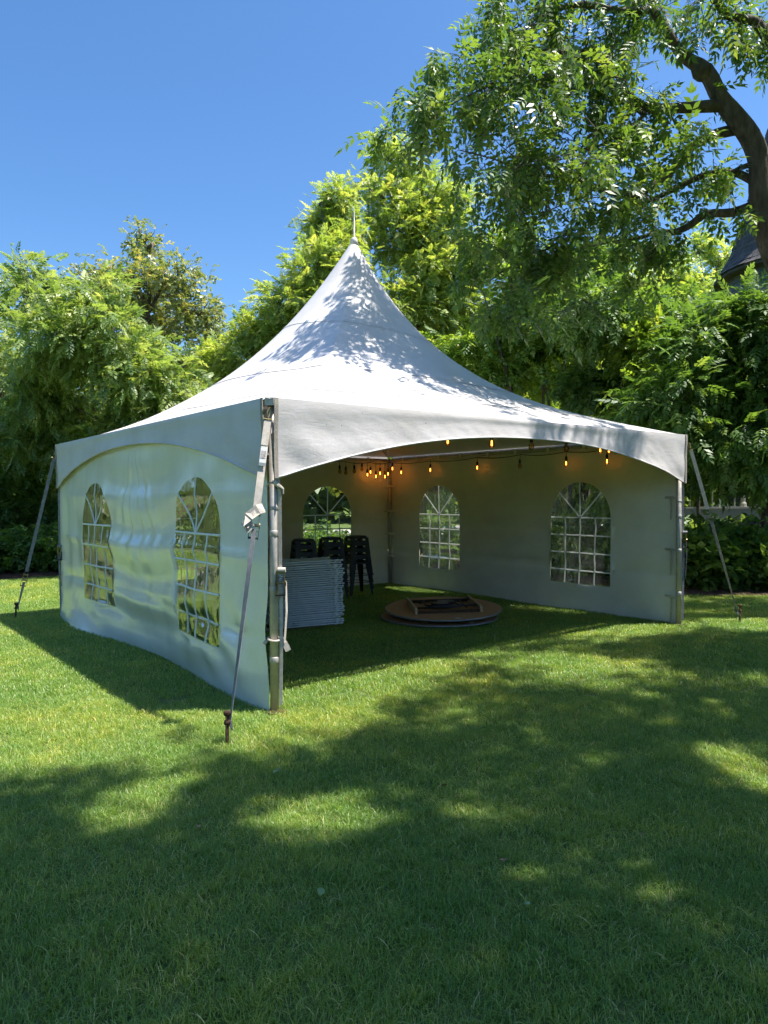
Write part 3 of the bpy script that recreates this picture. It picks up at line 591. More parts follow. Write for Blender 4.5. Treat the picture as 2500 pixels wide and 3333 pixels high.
def guy(top, foot, ratch_t, label, mat_hi='webbing', mat_lo='webbing_grey', bundle=True, wide=.055, facing=None, tagged=False):
    top, foot = Vector(top), Vector(foot); d = (foot-top).normalized(); L = (foot-top).length
    root = thing('guy_strap', label, 'strap', (foot.x, foot.y, 0), group='guy straps bracing the tent corners')
    face = (CAMV-(top+foot)/2).normalized() if facing is None else Vector(facing)
    side = d.cross(face).normalized(); edge = d.cross(side).normalized()
    at_ = lambda t: top+d*L*t
    # hook at the corner
    hk = MB(); hk.tube([(*at_(.0), .007), (*(at_(.018)+side*.012), .007), (*at_(.035), .007), (*(at_(.012)-side*.012), .007), (*at_(.0), .007)], 6)
    hk.tube([(*(at_(.04)-side*.035), .006), (*(at_(.04)+side*.035), .006)], 6); hk.build('hook', 'brass', root)
    MB().ribbon([at_(t)+edge*.004*math.sin(t*40) for t in np.linspace(.042, ratch_t-.02, 14)], [side]*14, wide, .0022).build('webbing', mat_hi, root)
    if tagged:
        MB().ribbon([at_(.05)-edge*.006, at_(.13)-edge*.010], [side]*2, wide*.98, .003).build('stitched_end', 'webbing', root)
        lb = MB().ribbon([at_(.135)-edge*.012, at_(.19)-edge*.02, at_(.20)-edge*.014], [side]*3, wide*.9, .002).build('care_label', 'paper', root)
        MB().ribbon([at_(.15)-edge*.017, at_(.175)-edge*.0215], [side]*2, wide*.7, .001).build('label_print', 'print', lb)
    ratchet_parts(root, at_(ratch_t+.02), d, side)
    if bundle:
        b = MB(); c = at_(ratch_t-.015)-edge*.025
        P = [c-side*.05-d*.02, c-side*.01+d*.0-edge*.02, c+side*.05+d*.06-edge*.02, c+side*.085+d*.13, c+side*.06+d*.15+edge*.01, c+side*.02+d*.10]
        b.ribbon(P, [d*.7-side*.6, d, d+side*.2, side*.3+edge, side-d, d], .075, .004)
        P = [c-side*.03+edge*.01, c+side*.04+d*.03+edge*.012, c+side*.07+d*.11+edge*.016, c+side*.03+d*.13]
        b.ribbon(P, [d-side*.5, d, side*.3+d*.8, side], .06, .004); b.build('strap_tail', 'webbing', root)
    n = 16; ts = np.linspace(ratch_t+.045, .985, n)
    wd = [side*math.cos(a)+edge*math.sin(a) for a in np.linspace(.25, 1.35, n)]
    MB().ribbon([at_(t) for t in ts], wd, .036, .0018).build('webbing', mat_lo, root)
    MB().ribbon([at_(.955)+side*.02, at_(.985)+edge*.022, at_(1.0)-side*.02, at_(.98)-edge*.02], [Vector((0, 0, 1))]*4, .03, .003).build('loop', mat_lo, root)
    return root
CAMV = CAMP.copy()
def stake(x, y, h, label, tilt=(0, 0)):
    root = thing('tent_stake', label, 'stake', (x, y, 0), group='steel tent stakes')
    ax = lambda z: (x+tilt[0]*z, y+tilt[1]*z)
    t = MB(); t.tube([(*ax(-.2), -.2, .012), (*ax(h*.95), h*.95, .0135)], 10); t.build('shaft', 'steel_rust', root, True)
    t = MB(); t.tube([(*ax(h-.035), h-.035, .0135), (*ax(h-.025), h-.025, .026), (*ax(h-.004), h-.004, .028), (*ax(h), h, .024)], 12); t.build('head', 'steel_rust', root, True)
    t = MB(); t.tube([(*ax(h*.60), h*.60, .0215), (*ax(h*.60+.014), h*.60+.014, .024), (*ax(h*.60+.028), h*.60+.028, .0215)], 12); t.build('collar', 'steel_rust', root, True)
    return root
guy((-.005, -.01, 2.40), (-.55, -.375, .10), .36, 'pale ratchet strap with a knotted tail at the near tent corner', tagged=True)
guy((S+.05, -.03, 2.38), (6.84, -.345, .10), .40, 'pale ratchet strap running down from the right-hand tent corner', bundle=False, wide=.045)
guy((-.03, S+.03, 2.38), (-.51, 6.41, .12), .78, 'dark ratchet strap in shade at the far left tent corner', 'webbing_grey', 'webbing_grey', bundle=False, wide=.045)
stake(-.58, -.40, .23, 'rusty steel stake in the grass in front of the near pole', (.03, .02))
stake(6.86, -.36, .24, 'dark steel stake in the lawn right of the tent', (.02, 0))
stake(-.53, 6.43, .22, 'dark steel stake in the lawn left of the tent', (.05, -.03))
# straps drawn down the outside of the poles
def pole_strap(x, y, dx, dy, zr_, label, mat):
    root = thing('pole_strap', label, 'strap', (x, y, 0), group='straps drawn down along the poles')
    w = Vector((rt.x, rt.y, 0))
    MB().ribbon([(x+dx*.2, y+dy*.2, 2.2), (x+dx, y+dy, 1.75), (x+dx, y+dy, zr_+.05)], [w]*3, .026, .0025).build('webbing', mat, root)
    MB().ribbon([(x+dx, y+dy, zr_-.05), (x+dx*1.1, y+dy*1.1, .9), (x+dx*.9, y+dy*.9, .06)], [w]*3, .026, .0025).build('webbing', mat, root)
    MB().ribbon([(x+dx+.03, y+dy-.03, zr_-.02), (x+dx+.035, y+dy-.03, zr_-.25), (x+dx+.02, y+dy-.02, zr_-.5)], [w*.5+Vector((fw.x, fw.y, 0))]*3, .026, .002).build('strap_tail', mat, root)
    ratchet_parts(root, (x+dx, y+dy-.01, zr_), (0, 0, -1), w)
    MB().tube([(*(Vector((x+dx, y+dy-.02, zr_+.075))-w*.03), .02), (*(Vector((x+dx, y+dy-.02, zr_+.075))+w*.03), .02)], 10).build('rolled_webbing', mat, root)
    return root
pole_strap(.05, .05, .040, -.043, 1.06, 'pale strap with a small ratchet on the near tent pole', 'webbing')
pole_strap(S-.05, .05, .075, -.02, 1.14, 'grey strap with a small ratchet on the right-hand tent pole', 'webbing_grey')
pole_strap(.05, S-.05, -.06, .03, .95, 'dark strap beside the far left tent pole', 'webbing_grey')

# ------------------------------------------------------------------ string lights
def bulb(root, x, y, z0, drop, on, sway=(0, 0), lamp=0.0):
    zt = z0-drop; x1, y1 = x+sway[0], y+sway[1]
    ss = MB(); ss.tube([(x, y, z0, .004), (x1, y1, zt, .004)], 5)
    ss.tube([(x1, y1, zt+.005, .010), (x1, y1, zt-.015, .019), (x1, y1, zt-.06, .02), (x1, y1, zt-.066, .016)], 10)
    so = ss.build('bulb_socket', 'socket', root, True)
    MB().tube([(x1, y1, zt-.064, .012), (x1, y1, zt-.078, .02), (x1, y1, zt-.105, .030), (x1, y1, zt-.128, .028), (x1, y1, zt-.146, .016), (x1, y1, zt-.152, .003)], 12).build('bulb', 'bulb', so, True)
    MB().tube([(x1-.004, y1, zt-.075, .004), (x1-.005, y1, zt-.125, .005), (x1+.005, y1, zt-.125, .005), (x1+.004, y1, zt-.075, .004)], 6).build('filament', 'filament' if on else 'filament_off', so)
    if lamp:
        l = bpy.data.lights.new('bulb_light', 'POINT'); l.energy = lamp; l.color = (1, .45, .14); l.shadow_soft_size = .03
        lo = bpy.data.objects.new('bulb_light', l); COL.objects.link(lo); lo.parent = so; lo.location = (x1, y1, zt-.11)
def light_string(label, path, loc):
    root = thing('string_light', label, 'string lights', loc, group='strings of warm bulbs')
    P = []
    for a, b in zip(path[:-1], path[1:]):
        a, b = Vector(a), Vector(b)
        for t in np.linspace(0, 1, 9)[:-1]: P.append((*(a+(b-a)*t-Vector((0, 0, .03*math.sin(PI*t)))), .0055))
    P.append((*path[-1], .0055)); MB().tube(P, 6).build('cable', 'cable', root, True)
    return root
lf = light_string('string of amber bulbs along the open front eave', [(.3, .12, 2.38), (1.4, .12, 2.375), (2.01, .12, 2.36), (2.62, .12, 2.37), (3.23, .12, 2.375), (3.82, .12, 2.37), (4.45, .12, 2.35), (5.2, .12, 2.36), (5.9, .14, 2.37)], (3, .12, 0))
for x, on in ((2.01, 1), (2.62, 1), (3.23, 0), (3.82, 0), (4.45, 1), (4.62, 1)): bulb(lf, x, .12, 2.37, .03, on, lamp=.005 if on else 0)
lb = light_string('string of amber bulbs along the right-hand wall and far corner', [(6.0, .4, 2.36), (5.96, 1.11, 2.35), (5.96, 1.77, 2.35), (5.96, 2.64, 2.35), (5.96, 3.59, 2.35), (5.96, 4.76, 2.34), (5.95, 5.95, 2.36), (5.5, 5.96, 2.35), (4.9, 5.96, 2.36), (4.0, 5.96, 2.37), (3.2, 5.96, 2.38)], (5.96, 3, 0))
for y, on in ((1.05, 1), (1.75, 1), (2.64, 0), (3.57, 1), (4.74, 1)): bulb(lb, 5.95, y, 2.34, .06, on, (.0, .015), .006 if on else 0)
for x, y, dr, on in ((4.80, 5.95, .07, 0), (4.93, 5.94, .09, 0), (5.13, 5.95, .06, 0), (5.30, 5.94, .02, 0), (5.42, 5.93, .13, 1), (5.47, 5.9, .08, 1), (5.62, 5.93, .16, 1), (5.70, 5.9, .10, 1), (5.83, 5.92, .16, 1), (5.86, 5.86, .11, 1), (5.92, 5.8, .01, 1), (5.93, 5.55, .09, 1)):
    bulb(lb, x, y, 2.35, dr, on, lamp=.008 if (on and x > 5.6) else 0)
# ------------------------------------------------------------------ black stools in three stacks
def make_stool():
    root = thing('stool', '', 'stool', worldbuilt=False)
    H, a, b = .68, .150, .215            # height, half seat, half foot spread
    hw = lambda z: a+(b-a)*(H-z)/H        # half width of the tapering body at height z
    t = MB(); n = 20; V = []
    for zz, sc in ((H, .93), (H+.004, .86), (H-.004, 1.0), (H-.02, 1.012)):
        pass
    prof = [(0.001, H-.004), (.80, H-.004), (.93, H), (.985, H-.004), (1.0, H-.016), (1.01, H-.03)]
    rings = []
    for sc, z in prof:
        ring = []
        for k in range(32):
            an = 2*PI*k/32; c, s_ = math.cos(an), math.sin(an); p = 7
            r = a*sc/((abs(c)**p+abs(s_)**p)**(1/p)); ring.append((r*c, r*s_, z))
        rings.append(ring)
    V = [v for r in rings for v in r]; F = []
    for i in range(len(rings)-1):
        for k in range(32): F.append((i*32+k, i*32+(k+1) % 32, (i+1)*32+(k+1) % 32, (i+1)*32+k))
    t.add(V, F); t.build('seat', 'stool', root, True)
    for q in range(4):
        ro = Matrix.Rotation(q*PI/2, 3, 'Z'); R3 = lambda x, y, z: ro @ Vector((x, y, z))
        # apron with a hand slot
        z0, z1, zs0, zs1, sw = H-.03, H-.135, H-.050, H-.090, .095
        ap = MB()
        pt = lambda x, z: R3(x*hw(z)/a if abs(x) > .12 else x, -hw(z)-.001, z)
        ap.slab([pt(-a, zs0), pt(a, zs0), pt(a, z0), pt(-a, z0)], .004)
        ap.slab([pt(-a, zs1), pt(-sw, zs1), pt(-sw, zs0), pt(-a, zs0)], .004)
        ap.slab([pt(sw, zs1), pt(a, zs1), pt(a, zs0), pt(sw, zs0)], .004)
        ap.slab([pt(-a, z1), pt(a, z1), pt(a, zs1), pt(-a, zs1)], .004)
        ap.build('apron', 'stool', root)
        # leg: angle section tapering to the foot
        lg = MB(); w0, w1 = .075, .028
        for s in (0, 1):
            def lp(u, z):
                h = hw(z); return R3(-h+u if not s else -h, -h if not s else -h+u, z)
            lg.slab([lp(0, 0), lp(w1, 0), lp(w0, z1), lp(0, z1)] if not s else [lp(w1, 0), lp(0, 0), lp(0, z1), lp(w0, z1)], .004)
        lg.box(R3(-b+.012, -b+.012, .012), (.036, .036, .024), rz=q*PI/2); lg.build('leg', 'stool', root)
        zz = .235; h = hw(zz); r_ = MB(); r_.tube([(*R3(-h+.01, -h+.006, zz), .006), (*R3(h-.01, -h+.006, zz), .006)], 6); r_.build('footrest', 'stool', root)
    return root
stool0 = make_stool(); used = False
names = ['topmost', 'second from the top', 'third from the top', 'lowest']
for (x, y, nm, rz) in ((4.62, 5.20, 'the right-hand stack', 1.39), (4.06, 5.15, 'the middle stack', 1.33), (3.44, 5.04, 'the left-hand stack', 1.28)):
    for k in range(4):
        o = copy_tree(stool0) if used else stool0; used = True
        o.location = (x+random.uniform(-.006, .006), y+random.uniform(-.006, .006), .0+.117*k); o.rotation_euler = (0, 0, rz+random.uniform(-.02, .02))
        tag(o, f'black metal stool, {names[3-k]} in {nm} of three', 'stool', 'stacked black metal stools')

# ------------------------------------------------------------------ stack of folded white chairs on a board
def make_chair():
    root = thing('folding_chair', '', 'chair', worldbuilt=False)
    Lc, W = .90, .45; r = .0085
    f = MB()
    for y in (.012, W-.012): f.tube([(.0, y, .014, r), (.45, y, .0155, r), (Lc-.015, y, .014, r)], 8)
    f.tube([(.012, .012, .014, r), (.012, W-.012, .014, r)], 8); f.tube([(Lc-.12, .012, .014, .007), (Lc-.12, W-.012, .014, .007)], 6); f.build('front_frame', 'chair', root, True)
    f = MB()
    for y in (.042, W-.042): f.tube([(.28, y, .0125, .0095), (Lc-.06, y, .0125, .0095)], 6)
    f.tube([(Lc-.16, .042, .0125, .0065), (Lc-.16, W-.042, .0125, .0065)], 6); f.build('rear_frame', 'chair', root, True)
    for x, y in ((Lc, .012), (Lc, W-.012), (Lc-.05, .042), (Lc-.05, W-.042)):
        c = MB(); c.tube([(x-.02, y, .014, .0095), (x-.012, y, .014, .0128), (x, y, .014, .013), (x+.01, y, .014, .009), (x+.013, y, .014, .003)], 8); c.build('foot_cap', 'chair', root, True)
    for x in (.055, Lc-.09):
        c = MB(); c.box((x, .012, .0142), (.03, .024, .0225)); c.box((x, W-.012, .0142), (.03, .024, .0225)); c.build('hinge_bracket', 'chair', root)
    c = MB(); V = []
    for i in range(9):
        for j in range(5): V.append((.34+.36*i/8, .05+.35*j/4, .020+.003*math.sin(i*.7)*math.sin(j*.8)))
    c.add(V, [(i*5+j, (i+1)*5+j, (i+1)*5+j+1, i*5+j+1) for i in range(8) for j in range(4)]); c.box((.52, .24, .012), (.36, .33, .009)); c.build('seat', 'chair', root, True)
    c = MB(); c.box((.13, .225, .0145), (.18, .40, .012)); c.build('backrest', 'chair', root)
    return root
ch0 = make_chair(); NCH = 31; ang = math.atan2(-.19, .89)
sx, sy = 1.715, 2.915
bd = MB(); bd.box((sx+.42, sy+.13, .025), (.98, .09, .05), rz=ang); bo = bd.build('wooden_board', 'board'); tag(bo, 'weathered board under the front of the white chair stack', 'board', 'boards under the chair stack')
bd = MB(); bd.box((sx+.42+.06, sy+.40, .025), (.98, .09, .05), rz=ang); bo = bd.build('wooden_board', 'board'); tag(bo, 'weathered board under the rear of the white chair stack', 'board', 'boards under the chair stack')
ORD = 'first second third fourth fifth sixth seventh eighth ninth tenth eleventh twelfth thirteenth fourteenth fifteenth sixteenth seventeenth eighteenth nineteenth twentieth twenty-first twenty-second twenty-third twenty-fourth twenty-fifth twenty-sixth twenty-seventh twenty-eighth twenty-ninth thirtieth thirty-first'.split()
zc = .052; rc = random.Random(8)
for k in range(NCH):
    o = ch0 if k == 0 else copy_tree(ch0)
    o.location = (sx+rc.gauss(0, .012), sy+rc.gauss(0, .006), zc); zc += .0272+rc.gauss(0, .0012)
    o.rotation_euler = (rc.gauss(0, .002), rc.gauss(0, .0015)-.008*k/NCH, ang+rc.gauss(0, .012)+(.05 if k == NCH-1 else 0))
    j = NCH-1-k
    lab = f'white folding chair in the tall folded stack, {ORD[j]} from the top'
    if k == NCH-1: lab = 'topmost white folding chair lying askew on the tall folded stack'
    if k == 0: lab = 'lowest white folding chair lying directly on the boards'
    tag(o, lab, 'chair', 'white folding chairs stacked flat')

# ------------------------------------------------------------------ round folding tables lying upside down
def make_table(loc, tilt, rz, label, legs=True):
    root = thing('round_table', label, 'table', worldbuilt=False, group='folded round tables'); r = .80
    t = MB(); t.lathe((0, 0, 0), [(.001, 0), (r-.012, 0), (r-.008, .004), (r-.008, .019)], 72); top = t.build('table_top', 'chipboard', root)
    t2 = MB(); n = 72; V = []
    for (q, z) in ((r-.009, .0225), (r, .021), (r+.004, .010), (r, -.001), (r-.012, -.003)):
        V += [(q*math.cos(2*PI*k/n), q*math.sin(2*PI*k/n), z) for k in range(n)]
    F = [(i*n+k, i*n+(k+1) % n, (i+1)*n+(k+1) % n, (i+1)*n+k) for i in range(4) for k in range(n)]
    t2.add(V, F); t2.build('edge_band', 'edge', root, True)
    t3 = MB(); t3.lathe((0, 0, .019), [(.001, .0025), (r-.010, .002)], 72); t3.build('underside', 'chipboard', root)
    if legs:
        for x in (-.44, .44):
            c = MB(); V = []
            P = [(-.40, .0), (-.40, .055), (-.36, .085), (.36, .085), (.40, .055), (.40, .0)]
            a_ = [(x-.016, y, .022+z) for y, z in P]; b_ = [(x+.016, y, .022+z) for y, z in P]; n_ = len(P)
            c.add(a_+b_, [tuple(range(n_)), tuple(range(2*n_-1, n_-1, -1))]+[(i, n_+i, n_+(i+1) % n_, (i+1) % n_) for i in range(n_)]); c.build('wooden_cleat', 'pine', root)
        for y in (-.36, .36):
            c = MB(); c.box((0, y, .040), (.85, .022, .034)); c.build('side_rail', 'steel_rust', root)
        for s, off in ((-1, .0), (1, .03)):
            c = MB(); zz = .075+off*.3
            c.tube([(s*.42, -.24*1+off, zz, .014), (-s*.18, -.24+off, zz, .014), (-s*.26, -.16+off, zz, .014), (-s*.26, .16-off, zz, .014), (-s*.18, .24-off, zz, .014), (s*.42, .24-off, zz, .014)], 8)
            c.tube([(s*.1, -.24+off, zz, .010), (s*.1, .24-off, zz, .010)], 6); c.build('folding_leg', 'steel_dark', root, True)
            c = MB()
            for y in (-.1, .1): c.tube([(s*.30, y*2, .05, .009), (s*.15, y*1.4, .10, .009), (s*.02, y, .09, .009)], 6)
            c.box((s*.05, .06*s, .085), (.22, .16, .03), rz=.2); c.build('leg_brace', 'steel_dark', root)
        c = MB(); c.box((.05, -.70, .0235), (.07, .045, .002), rz=.1); c.build('sticker', 'paper', root)
    root.location = loc; root.rotation_euler = (tilt[0], tilt[1], rz)
    return root
rzv = YAW-PI/2
make_table((4.02, 2.36, .150), (.05, -.012), rzv+.12, 'brown round folding table lying upside down, uppermost of two, folded legs showing')
make_table((3.98, 2.40, .036), (.0, .0), rzv+.5, 'brown round folding table on the grass beneath the upper round table')

# ------------------------------------------------------------------ fallen leaves on the lawn
def fallen(x, y, sz, rz, mat, label, z=.045):
    V = []; n = 8
    for i in range(n+1):
        u = i/n; w = math.sin(PI*u**.8)*.32*sz; zz = .25*sz*(u-.5)**2*2
        V += [(u*sz-sz/2, -w, zz+abs(w)*.5), (u*sz-sz/2, 0, zz), (u*sz-sz/2, w, zz+abs(w)*.5)]
    F = [(i*3+k, (i+1)*3+k, (i+1)*3+k+1, i*3+k+1) for i in range(n) for k in range(2)]
    b = MB(); b.add(V, F); o = b.build('fallen_leaf', mat, None, True); o.location = (x, y, z); o.rotation_euler = (random.uniform(-.4, .4), random.uniform(-.3, .3), rz)
    tag(o, label, 'leaf', 'leaves dropped on the lawn')
for i, (x, y, s, m_, lab) in enumerate(FALLEN): fallen(x, y, s, i*1.7, m_, lab)

# ------------------------------------------------------------------ house behind the right-hand trees
house = thing('house', 'blue-grey house with a shingled conical turret behind the right-hand trees', 'house', (17.8, 3.1, 0))
tc = Vector((17.79, 3.12, 0)); nn_ = 40
t = MB(); t.lathe((tc.x, tc.y, 0), [(1.95, 1.5), (1.95, 7.6)], nn_); t.build('turret_wall', 'siding', house)
for k in range(34):       # clapboards on the camera side
    z = 1.6+k*.175; t = MB(); V = []; m_ = 22
    for i in range(m_+1):
        a = 2.2+2.4*i/m_
        for rr_, dz in ((1.955, .17), (1.975, .0), (1.955, 0)): V.append((tc.x+rr_*math.cos(a), tc.y+rr_*math.sin(a), z+dz))
    t.add(V, [(i*3+q, (i+1)*3+q, (i+1)*3+q+1, i*3+q+1) for i in range(m_) for q in range(2)]); t.build('clapboard', 'siding', house)
PROF = [(2.30, 7.45), (2.16, 7.62), (2.0, 7.9), (1.83, 8.35), (1.66, 8.9), (1.40, 9.8), (1.14, 10.8), (.8, 12.0), (.4, 13.4), (.02, 14.6)]
t = MB(); t.lathe((tc.x, tc.y, 0), PROF, 12); rf = t.build('turret_roof', 'shingle', house)
t = MB(); t.lathe((tc.x, tc.y, 0), [(1.9, 7.38), (2.27, 7.38), (2.27, 7.45), (1.9, 7.5)], 24); t.build('eave_trim', 'shingle', house)
zs = [p[1] for p in PROF]; rs = [p[0] for p in PROF]
rsh = random.Random(4); cnt = 0
slopes = []; L_ = 0; acc = [0]
for i in range(1, len(PROF)): L_ += math.hypot(rs[i]-rs[i-1], zs[i]-zs[i-1]); acc.append(L_)
def onprof(l): return float(np.interp(l, acc, rs)), float(np.interp(l, acc, zs))
row = 0; l = 0.02
while l < 4.6 and cnt < 300:
    r0, z0 = onprof(l); r1, z1 = onprof(l+.2); n_ = int(2*PI*r0/.3); off = (row % 2)*.5
    for k in range(n_):
        a0 = 2*PI*(k+off)/n_; am = a0 % (2*PI)
        if not (2.35 < am < 4.45): continue
        da = 2*PI/n_*.48; lift = .012+rsh.uniform(0, .008); j = rsh.uniform(-.012, .012)
        q = [(tc.x+(r0+lift)*math.cos(a0-da), tc.y+(r0+lift)*math.sin(a0-da), z0+j), (tc.x+(r0+lift)*math.cos(a0+da), tc.y+(r0+lift)*math.sin(a0+da), z0+j),
             (tc.x+(r1+.004)*math.cos(a0+da), tc.y+(r1+.004)*math.sin(a0+da), z1), (tc.x+(r1+.004)*math.cos(a0-da), tc.y+(r1+.004)*math.sin(a0-da), z1)]
        MB().slab(q, .008).build('shingle', 'shingle', rf); cnt += 1
        if cnt >= 300: break
    l += .15; row += 1
for az, z0, z1, w in ((2.62, 4.3, 6.3, .55), (3.25, 4.3, 6.3, .55), (3.9, 4.3, 6.3, .55), (3.25, 1.9, 3.5, .55)):
    d = Vector((math.cos(az), math.sin(az), 0)); sd = Vector((-d.y, d.x, 0)); c = tc+d*1.99; zm = (z0+z1)/2
    m3 = Matrix((sd, d, Vector((0, 0, 1)))).transposed()
    wf = MB()
    for s in (-1, 1): wf.box(c+sd*s*(w/2+.06)+Vector((0, 0, zm)), (.12, .09, z1-z0), m=m3)
    wf.box(c+Vector((0, 0, z1+.07)), (w+.30, .11, .14), m=m3); wf.box(c+Vector((0, 0, z0-.05)), (w+.30, .14, .10), m=m3); wf.box(c+Vector((0, 0, zm)), (w, .06, .05), m=m3)
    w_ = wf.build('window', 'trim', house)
    MB().box(c-d*.005+Vector((0, 0, zm)), (w, .02, z1-z0), m=m3).build('pane', 'glass_dark', w_)
# main block behind the turret and the raised porch with lattice skirting
t = MB(); t.hexa([(18.2, -8, 0), (30, -8, 0), (30, 4.3, 0), (18.2, 4.3, 0)], [(18.2, -8, 7.4), (30, -8, 7.4), (30, 4.3, 7.4), (18.2, 4.3, 7.4)]); t.build('wall', 'siding', house)
t = MB(); t.add([(17.8, -8.4, 7.4), (30.4, -8.4, 7.4), (30.4, 4.7, 7.4), (17.8, 4.7, 7.4), (24, -1.8, 11)], [(0, 1, 4), (1, 2, 4), (2, 3, 4), (3, 0, 4), (3, 2, 1, 0)]); t.build('roof', 'shingle', house)
pa, pb = Vector((12.75, 4.38, 0)), Vector((16.3, 1.55, 0)); pd = (pb-pa).normalized(); pn_ = Vector((-pd.y, pd.x, 0)); pn_ = pn_ if pn_.dot(Vector((1, 1, 0))) > 0 else -pn_
m3 = Matrix((pd, pn_, Vector((0, 0, 1)))).transposed(); Lp = (pb-pa).length; pm = (pa+pb)/2
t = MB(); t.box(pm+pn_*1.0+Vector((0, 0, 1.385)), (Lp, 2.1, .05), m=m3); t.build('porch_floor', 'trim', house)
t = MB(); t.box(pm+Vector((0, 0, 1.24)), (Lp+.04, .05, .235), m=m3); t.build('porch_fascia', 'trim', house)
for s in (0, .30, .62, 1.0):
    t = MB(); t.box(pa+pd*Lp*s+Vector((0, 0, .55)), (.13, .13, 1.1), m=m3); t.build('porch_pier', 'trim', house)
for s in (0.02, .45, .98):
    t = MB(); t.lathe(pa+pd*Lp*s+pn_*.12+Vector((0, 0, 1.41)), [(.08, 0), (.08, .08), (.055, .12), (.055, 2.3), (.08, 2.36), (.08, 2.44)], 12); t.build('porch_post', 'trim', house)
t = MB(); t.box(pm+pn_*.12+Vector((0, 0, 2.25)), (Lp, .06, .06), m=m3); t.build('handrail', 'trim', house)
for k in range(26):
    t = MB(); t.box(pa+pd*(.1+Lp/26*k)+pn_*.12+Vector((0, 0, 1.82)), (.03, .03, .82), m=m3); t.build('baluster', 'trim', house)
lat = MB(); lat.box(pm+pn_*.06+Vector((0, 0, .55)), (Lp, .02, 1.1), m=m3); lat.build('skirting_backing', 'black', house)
for sg in (-1, 1):
    for k in range(40):
        c = -1.1+k*(Lp+1.1)/40+(1.1 if sg < 0 else 0); x0, x1 = c, c+sg*1.1
        P0, P1 = (x0, .02), (x1, 1.12)
        # clip to the panel
        def clip(p, q, lim, lo):
            (xa, za), (xb, zb) = p, q
            if (xa < lim) == lo and (xb < lim) == lo: return None
            if ((xa < lim) == lo): f_ = (lim-xa)/(xb-xa); return ((lim, za+(zb-za)*f_), q)
            if ((xb < lim) == lo): f_ = (lim-xa)/(xb-xa); return (p, (lim, za+(zb-za)*f_))
            return (p, q)
        q = clip(P0, P1, 0, True); q = q and clip(q[0], q[1], Lp, False)
        if not q or math.hypot(q[1][0]-q[0][0], q[1][1]-q[0][1]) < .08: continue
        A_, B_ = [pa+pd*v[0]+Vector((0, 0, v[1]))-pn_*(.012*sg+.02-.035) for v in q]
        t = MB(); t.ribbon([A_, B_], [Vector((0, 0, 1)), Vector((0, 0, 1))], .042, .004); t.build('lattice_slat', 'lattice', house)
# ------------------------------------------------------------------ foliage
def pinnate(pairs, L, ll, lw, droop=.35, seed=0, fold=.25):
    """compound leaf: leaflets either side of a drooping midrib, rachis along +x"""
    r = np.random.RandomState(seed); V = []; Q = []
    def leaflet(p, ang, l, w, dz):
        ca, sa = math.cos(ang), math.sin(ang); b = len(V)
        tw = r.uniform(-.3, .3)
        for (u, v, h) in ((0, 0, 0), (.42, .5, fold*.5+tw*.3), (1.0, 0, 0), (.42, -.5, fold*.5-tw*.3)):
            x, y = u*l, v*w; V.append((p[0]+x*ca-y*sa, p[1]+x*sa+y*ca, p[2]-dz*u*l+h*w))
        Q.append((b, b+1, b+2, b+3))
    for i in range(pairs):
        u = .22+.72*i/(pairs-1); x = u*L; z = -droop*L*u*u
        k = (1-.45*abs(u-.5)*1.3)
        for s in (-1, 1): leaflet((x, 0, z), s*(1.2-.45*u+r.uniform(-.15, .15)), ll*k*r.uniform(.85, 1.1), lw*k, .35+r.uniform(-.15, .25))
    leaflet((L*.97, 0, -droop*L*.94), r.uniform(-.2, .2), ll*.9, lw*.9, .6)
    return np.array(V), np.array(Q)
def sprig(n, L, ll, lw, seed=0):
    """short twig carrying simple leaves"""
    r = np.random.RandomState(seed); V = []; Q = []
    for i in range(n):
        u = (i+.6)/n; p = np.array([u*L, 0, -.1*L*u*u]); ang = (1 if i % 2 else -1)*r.uniform(.3, 1.3); pit = r.uniform(-.7, .3)
        d = np.array([math.cos(ang)*math.cos(pit), math.sin(ang)*math.cos(pit), math.sin(pit)])
        sd = np.cross(d, [0, 0, 1.]); sd /= np.linalg.norm(sd)+1e-9; nn2 = np.cross(sd, d); ro = r.uniform(-.6, .6); sd = sd*math.cos(ro)+nn2*math.sin(ro)
        l = ll*r.uniform(.75, 1.15); w = lw*r.uniform(.8, 1.1); b = len(V)
        V += [p, p+d*l*.45+sd*w/2+nn2*.12*w, p+d*l, p+d*l*.45-sd*w/2+nn2*.12*w]; Q.append((b, b+1, b+2, b+3))
    return np.array(V), np.array(Q)
TPL = {
 'near': [pinnate(4, .27, .115, .050, .4, s) for s in range(4)],
 'ail': [pinnate(6, .50, .165, .072, .3, 10+s) for s in range(4)],
 'walnut': [pinnate(6, .42, .15, .062, .35, 20+s) for s in range(4)],
 'mid': [pinnate(4, .32, .145, .068, .3, 30+s) for s in range(4)],
 'linden': [sprig(7, .32, .135, .11, 40+s) for s in range(5)],
 'shrub': [sprig(7, .26, .10, .065, 50+s) for s in range(5)],
 'broad': [sprig(6, .26, .15, .115, 60+s) for s in range(5)],
 'woods': [sprig(7, .55, .26, .18, 70+s) for s in range(4)],
 'strap': [sprig(5, .25, .10, .05, 80+s) for s in range(3)],
}
